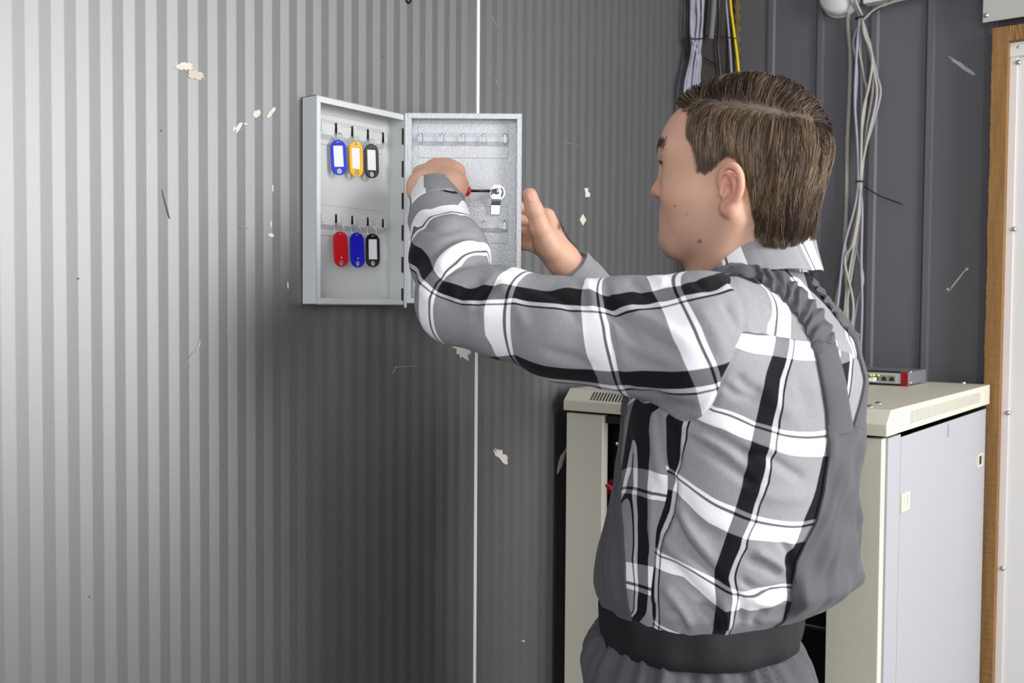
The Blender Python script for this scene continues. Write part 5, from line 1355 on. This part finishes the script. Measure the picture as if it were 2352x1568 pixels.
# shorter near the hairline at temple, sideburn and over the ear
nearline = np.clip(dd/55, 0, 1); low = (L0[:, 2] < .075) & (L0[:, 0] > -.035); leng = np.where(low, .008+(leng-.008)*nearline**.8, leng)
leng = np.where((L0[:, 2] < -.03), leng*.75, leng)
thick = np.where(side > 0, .0085, .0150)
thick = np.where(low, .0012+(thick-.0012)*nearline, thick)
thick = np.where(L0[:, 0] < -.06, np.maximum(thick, .016), thick); thick = np.where(L0[:, 2] < -.03, .009, thick)
thick = np.where((side < 0) & (L0[:, 1] < -.05), .009, thick)
thick = np.where((side < 0) & (L0[:, 0] > .05), .011, thick)
H_ = thick*(RNG.random(n)**.6)*.95+.0006
clump = RNG.integers(0, 900, n); cseed = RNG.normal(size=(900, 3)); cc_ = Pr[RNG.permutation(n)[:900]]
from mathutils.kdtree import KDTree
kd = KDTree(900)
for i, c in enumerate(cc_): kd.insert(Vector(c), i)
kd.balance(); clump = np.array([kd.find(Vector(p))[1] for p in Pr])
pts = np.zeros((n, ST, 3)); pts[:, 0] = Pr-grad(Pr)*.0005; cur = Pr.copy()
jit = cseed[clump]*.11+RNG.normal(size=(n, 3))*.035
for i in range(1, ST):
    v, best = flow(cur, side); g_ = grad(cur); g_ /= np.linalg.norm(g_, axis=1, keepdims=True)
    v = v/np.maximum(np.linalg.norm(v, axis=1, keepdims=True), 1e-6)+jit
    v -= g_*np.einsum('ij,ij->i', v, g_)[:, None]; v /= np.maximum(np.linalg.norm(v, axis=1, keepdims=True), 1e-6)
    cur = cur+v*(leng/(ST-1))[:, None]
    t = i/(ST-1); h = H_*min(1, t*3.2)*(1-.25*max(0, t-.6)/.4)+.0006
    lcur = hloc(cur); hang = (lcur[:, 2] < -.055)
    d = SK(cur); g_ = grad(cur); g_ /= np.linalg.norm(g_, axis=1, keepdims=True)
    cur = cur-g_*((d-h)*np.where(hang & (d > h), .25, 1))[:, None]; pts[:, i] = cur
# strands end at the hairline
fl_ = pts.reshape(-1, 3); _, de = scalp(fl_); de = de.reshape(n, ST); tol = np.where(L0[:, 2] < -.05, 26, np.where(low, RNG.uniform(-4, 5, n), RNG.uniform(0, 9, n)))
out_ = de < -tol[:, None]; out_[:, :2] = False; first = np.where(out_.any(1), out_.argmax(1), ST)
for k in range(n):
    f_ = first[k]
    if f_ < ST: t_ = np.linspace(0, f_-1, ST); i_ = np.floor(t_).astype(int); i2 = np.minimum(i_+1, f_-1); w_ = (t_-i_)[:, None]; pts[k] = pts[k, i_]*(1-w_)+pts[k, i2]*w_
# pull strands of one lock together towards the tips
for i in range(2, ST):
    t = i/(ST-1)
    cen = np.stack([np.bincount(clump, pts[:, i, j], 900) for j in range(3)], 1)/np.maximum(np.bincount(clump, minlength=900), 1)[:, None]
    off_ = cen[clump]-pts[:, i]; k_ = .30*t; pts[:, i] += off_*k_*np.where(np.linalg.norm(off_, axis=1) < .02, 1, 0)[:, None]
def strand_mesh(pts, rad, name, mat, parent, cols=None, extra=None):
    n, S_, _ = pts.shape; tg = np.zeros_like(pts); tg[:, 1:-1] = pts[:, 2:]-pts[:, :-2]; tg[:, 0] = pts[:, 1]-pts[:, 0]; tg[:, -1] = pts[:, -1]-pts[:, -2]
    tg /= np.maximum(np.linalg.norm(tg, axis=2, keepdims=True), 1e-9); a = np.cross(tg, _F+np.array([.013, .017, .011])); a /= np.maximum(np.linalg.norm(a, axis=2, keepdims=True), 1e-9); b = np.cross(tg, a)
    taper = np.interp(np.linspace(0, 1, S_), [0, .6, 1], [1, .9, .15])[None, :, None]*(rad[:, None, None] if hasattr(rad, '__len__') else rad)
    rg = [pts+taper*(a*math.cos(t)+b*math.sin(t)) for t in (math.pi/2, math.pi*7/6, math.pi*11/6)]
    Vv = np.stack(rg, 2).reshape(-1, 3); base = (np.arange(n)[:, None, None]*S_+np.arange(S_-1)[None, :, None])*3; k = np.arange(3)[None, None, :]
    Ff = np.stack([base+k, base+(k+1) % 3, base+3+(k+1) % 3, base+3+k], -1).reshape(-1, 4)
    if extra is not None: Vv, Ff = np.concatenate([Vv, extra[0]]), np.concatenate([Ff, extra[1]+len(Vv)])
    o = np_mesh(name, Vv, Ff, mat, parent)
    if cols is not None:
        cc = np.repeat(np.repeat(cols, S_, 0), 3, 0)
        if extra is not None: cc = np.concatenate([cc, np.tile(np.array([[.12, .45, 0, 1]]), (len(extra[0]), 1))])
        ca = o.data.color_attributes.new('tone', 'FLOAT_COLOR', 'POINT'); ca.data.foreach_set('color', cc.astype(np.float32).ravel())
    return o
def hair_mat(name, dark, light):
    q_ = NT(name); q_.set(Roughness=.38); q_.b.inputs['Specular IOR Level'].default_value = .45
    a_ = q_.n('ShaderNodeAttribute', attribute_name='tone'); s_ = q_.n('ShaderNodeSeparateColor'); q_.l(a_.outputs['Color'], s_.inputs[0])
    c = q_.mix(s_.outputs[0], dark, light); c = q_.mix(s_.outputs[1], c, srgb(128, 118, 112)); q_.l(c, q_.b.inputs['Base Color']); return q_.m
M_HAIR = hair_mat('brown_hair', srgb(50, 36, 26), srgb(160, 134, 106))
# close-lying cap under the strands
fc = BV[BF].mean(1); insf, ddf = scalp(fc); lf = hloc(fc); okf = insf & (ddf > 9) & (np.abs(SK(fc)) < .006)
cf_ = BF[okf]; uq, inv = np.unique(cf_, return_inverse=True); capV = BV[uq]; gg = grad(capV); gg /= np.linalg.norm(gg, axis=1, keepdims=True)
_, dcap = scalp(capV); capV = capV+gg*.0007; capF = inv.reshape(-1, 4)
tone = np.clip(np.where(side < 0, -.30, 0)+RNG.normal(.45, .20, n)+cseed[clump, 0]*.20, 0, 1); temple = np.clip(1-dd/60, 0, 1)*low*.75  # strands beyond the parting darkened: shade on the far slope put into their colour
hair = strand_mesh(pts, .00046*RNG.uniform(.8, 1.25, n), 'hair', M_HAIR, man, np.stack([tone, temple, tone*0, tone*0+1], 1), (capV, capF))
# eyebrows, lashes
def tuft(cpts, num, ln, dirv, rad, spread, h=.001, name='eyebrow', mat=None):
    base = np.array(catmull([hp(*p) for p in cpts], 8)); idx = RNG.integers(0, len(base), num); r0 = base[idx]+RNG.normal(size=(num, 3))*spread
    dv = (np.array(dirv)[None]+RNG.normal(size=(num, 3))*.25)@HA; dv /= np.linalg.norm(dv, axis=1, keepdims=True)
    out = []
    for k in range(4):
        q_ = r0+dv*ln*k/3; d = BODY(q_, BODY.cull(H0, .16)); e = .0008; g_ = np.stack([BODY(q_+np.eye(3)[j]*e, BODY.cull(H0, .16))-BODY(q_-np.eye(3)[j]*e, BODY.cull(H0, .16)) for j in range(3)], 1); g_ /= np.maximum(np.linalg.norm(g_, axis=1, keepdims=True), 1e-9)
        out.append(q_-g_*(d-h*(.2+k/3))[:, None])
    P4 = np.stack(out, 1); return strand_mesh(P4, rad, name, mat or M_HAIR, man, np.tile(np.array([[.15, 0, 0, 1]]), (num, 1)))
for s in (1, -1):
    tuft([(.0865, .012*s, .050), (.082, .026*s, .055), (.070, .044*s, .050)], 260, .008, (-.3, .8*s, .15), .0003, .0020, .0012)
    tuft([(.086, .022*s, .0315), (.0845, .031*s, .0325), (.080, .041*s, .0305)], 60, .006, (.9, .3*s, .1), .00025, .0006, .003, 'eyelashes')
# fine dark hair on the right forearm
m_ = (np.linalg.norm(BV-P(1318, 618, 1.64), axis=1) < .075); bn = vnormals(BV, BF)
if np.einsum('ij,ij->i', bn, BV-BV.mean(0)).mean() < 0: bn = -bn
cand = np.where(m_)[0]; pvb = projv(BV[cand]); wgt = ((pvb[:, 0]-pvb[:, 1]) > 1262-510+0) & (pvb[:, 0] > 1262)
cand = cand[wgt]; ids = cand[RNG.integers(0, len(cand), 420)]; b0 = BV[ids]; nb_ = bn[ids]; ax_ = (P(1345, 650, 1.655)-RW); ax_ /= np.linalg.norm(ax_)
dv = nb_*.35-ax_*.8+np.cross(nb_, ax_)*.35+RNG.normal(size=b0.shape)*.3; dv /= np.linalg.norm(dv, axis=1, keepdims=True)
P5 = np.stack([b0+dv*.0019*k+nb_*.0006*k*(3-k)+np.cross(nb_, ax_)*.0004*k*k for k in range(5)], 1)
strand_mesh(P5, .00009, 'arm_hair', M_HAIR, man, np.tile(np.array([[.0, 0, 0, 1]]), (len(P5), 1)))
print('figure done', _t.time()-_t0)
# ================================================================== light
def area(name, loc, target, size, power, col=(1, 1, 1), sy=None):
    l = bpy.data.lights.new(name, 'AREA'); l.shape = 'RECTANGLE'; l.size = size; l.size_y = sy or size; l.energy = power; l.color = col
    o = bpy.data.objects.new(name, l); COL.objects.link(o); o.location = loc
    d = Vector(target)-Vector(loc); o.rotation_euler = d.to_track_quat('-Z', 'Y').to_euler(); return o
area('window_light', (2.70, 1.46, 1.90), (.2, 1.05, 1.30), .8, 71, (1, .995, .985), 1.7)
area('room_light', (1.95, -1.45, 1.95), (.4, 1.2, 1.25), 1.5, 31, (.97, .985, 1))
w = bpy.data.worlds.new('world'); SC.world = w; w.use_nodes = True
bg = w.node_tree.nodes['Background']; bg.inputs[0].default_value = (.88, .90, .95, 1); bg.inputs[1].default_value = .90
SC.view_settings.view_transform = 'Standard'; SC.view_settings.look = 'None'; SC.view_settings.gamma = 1; SC.view_settings.exposure = 0
SC.view_settings.use_curve_mapping = False
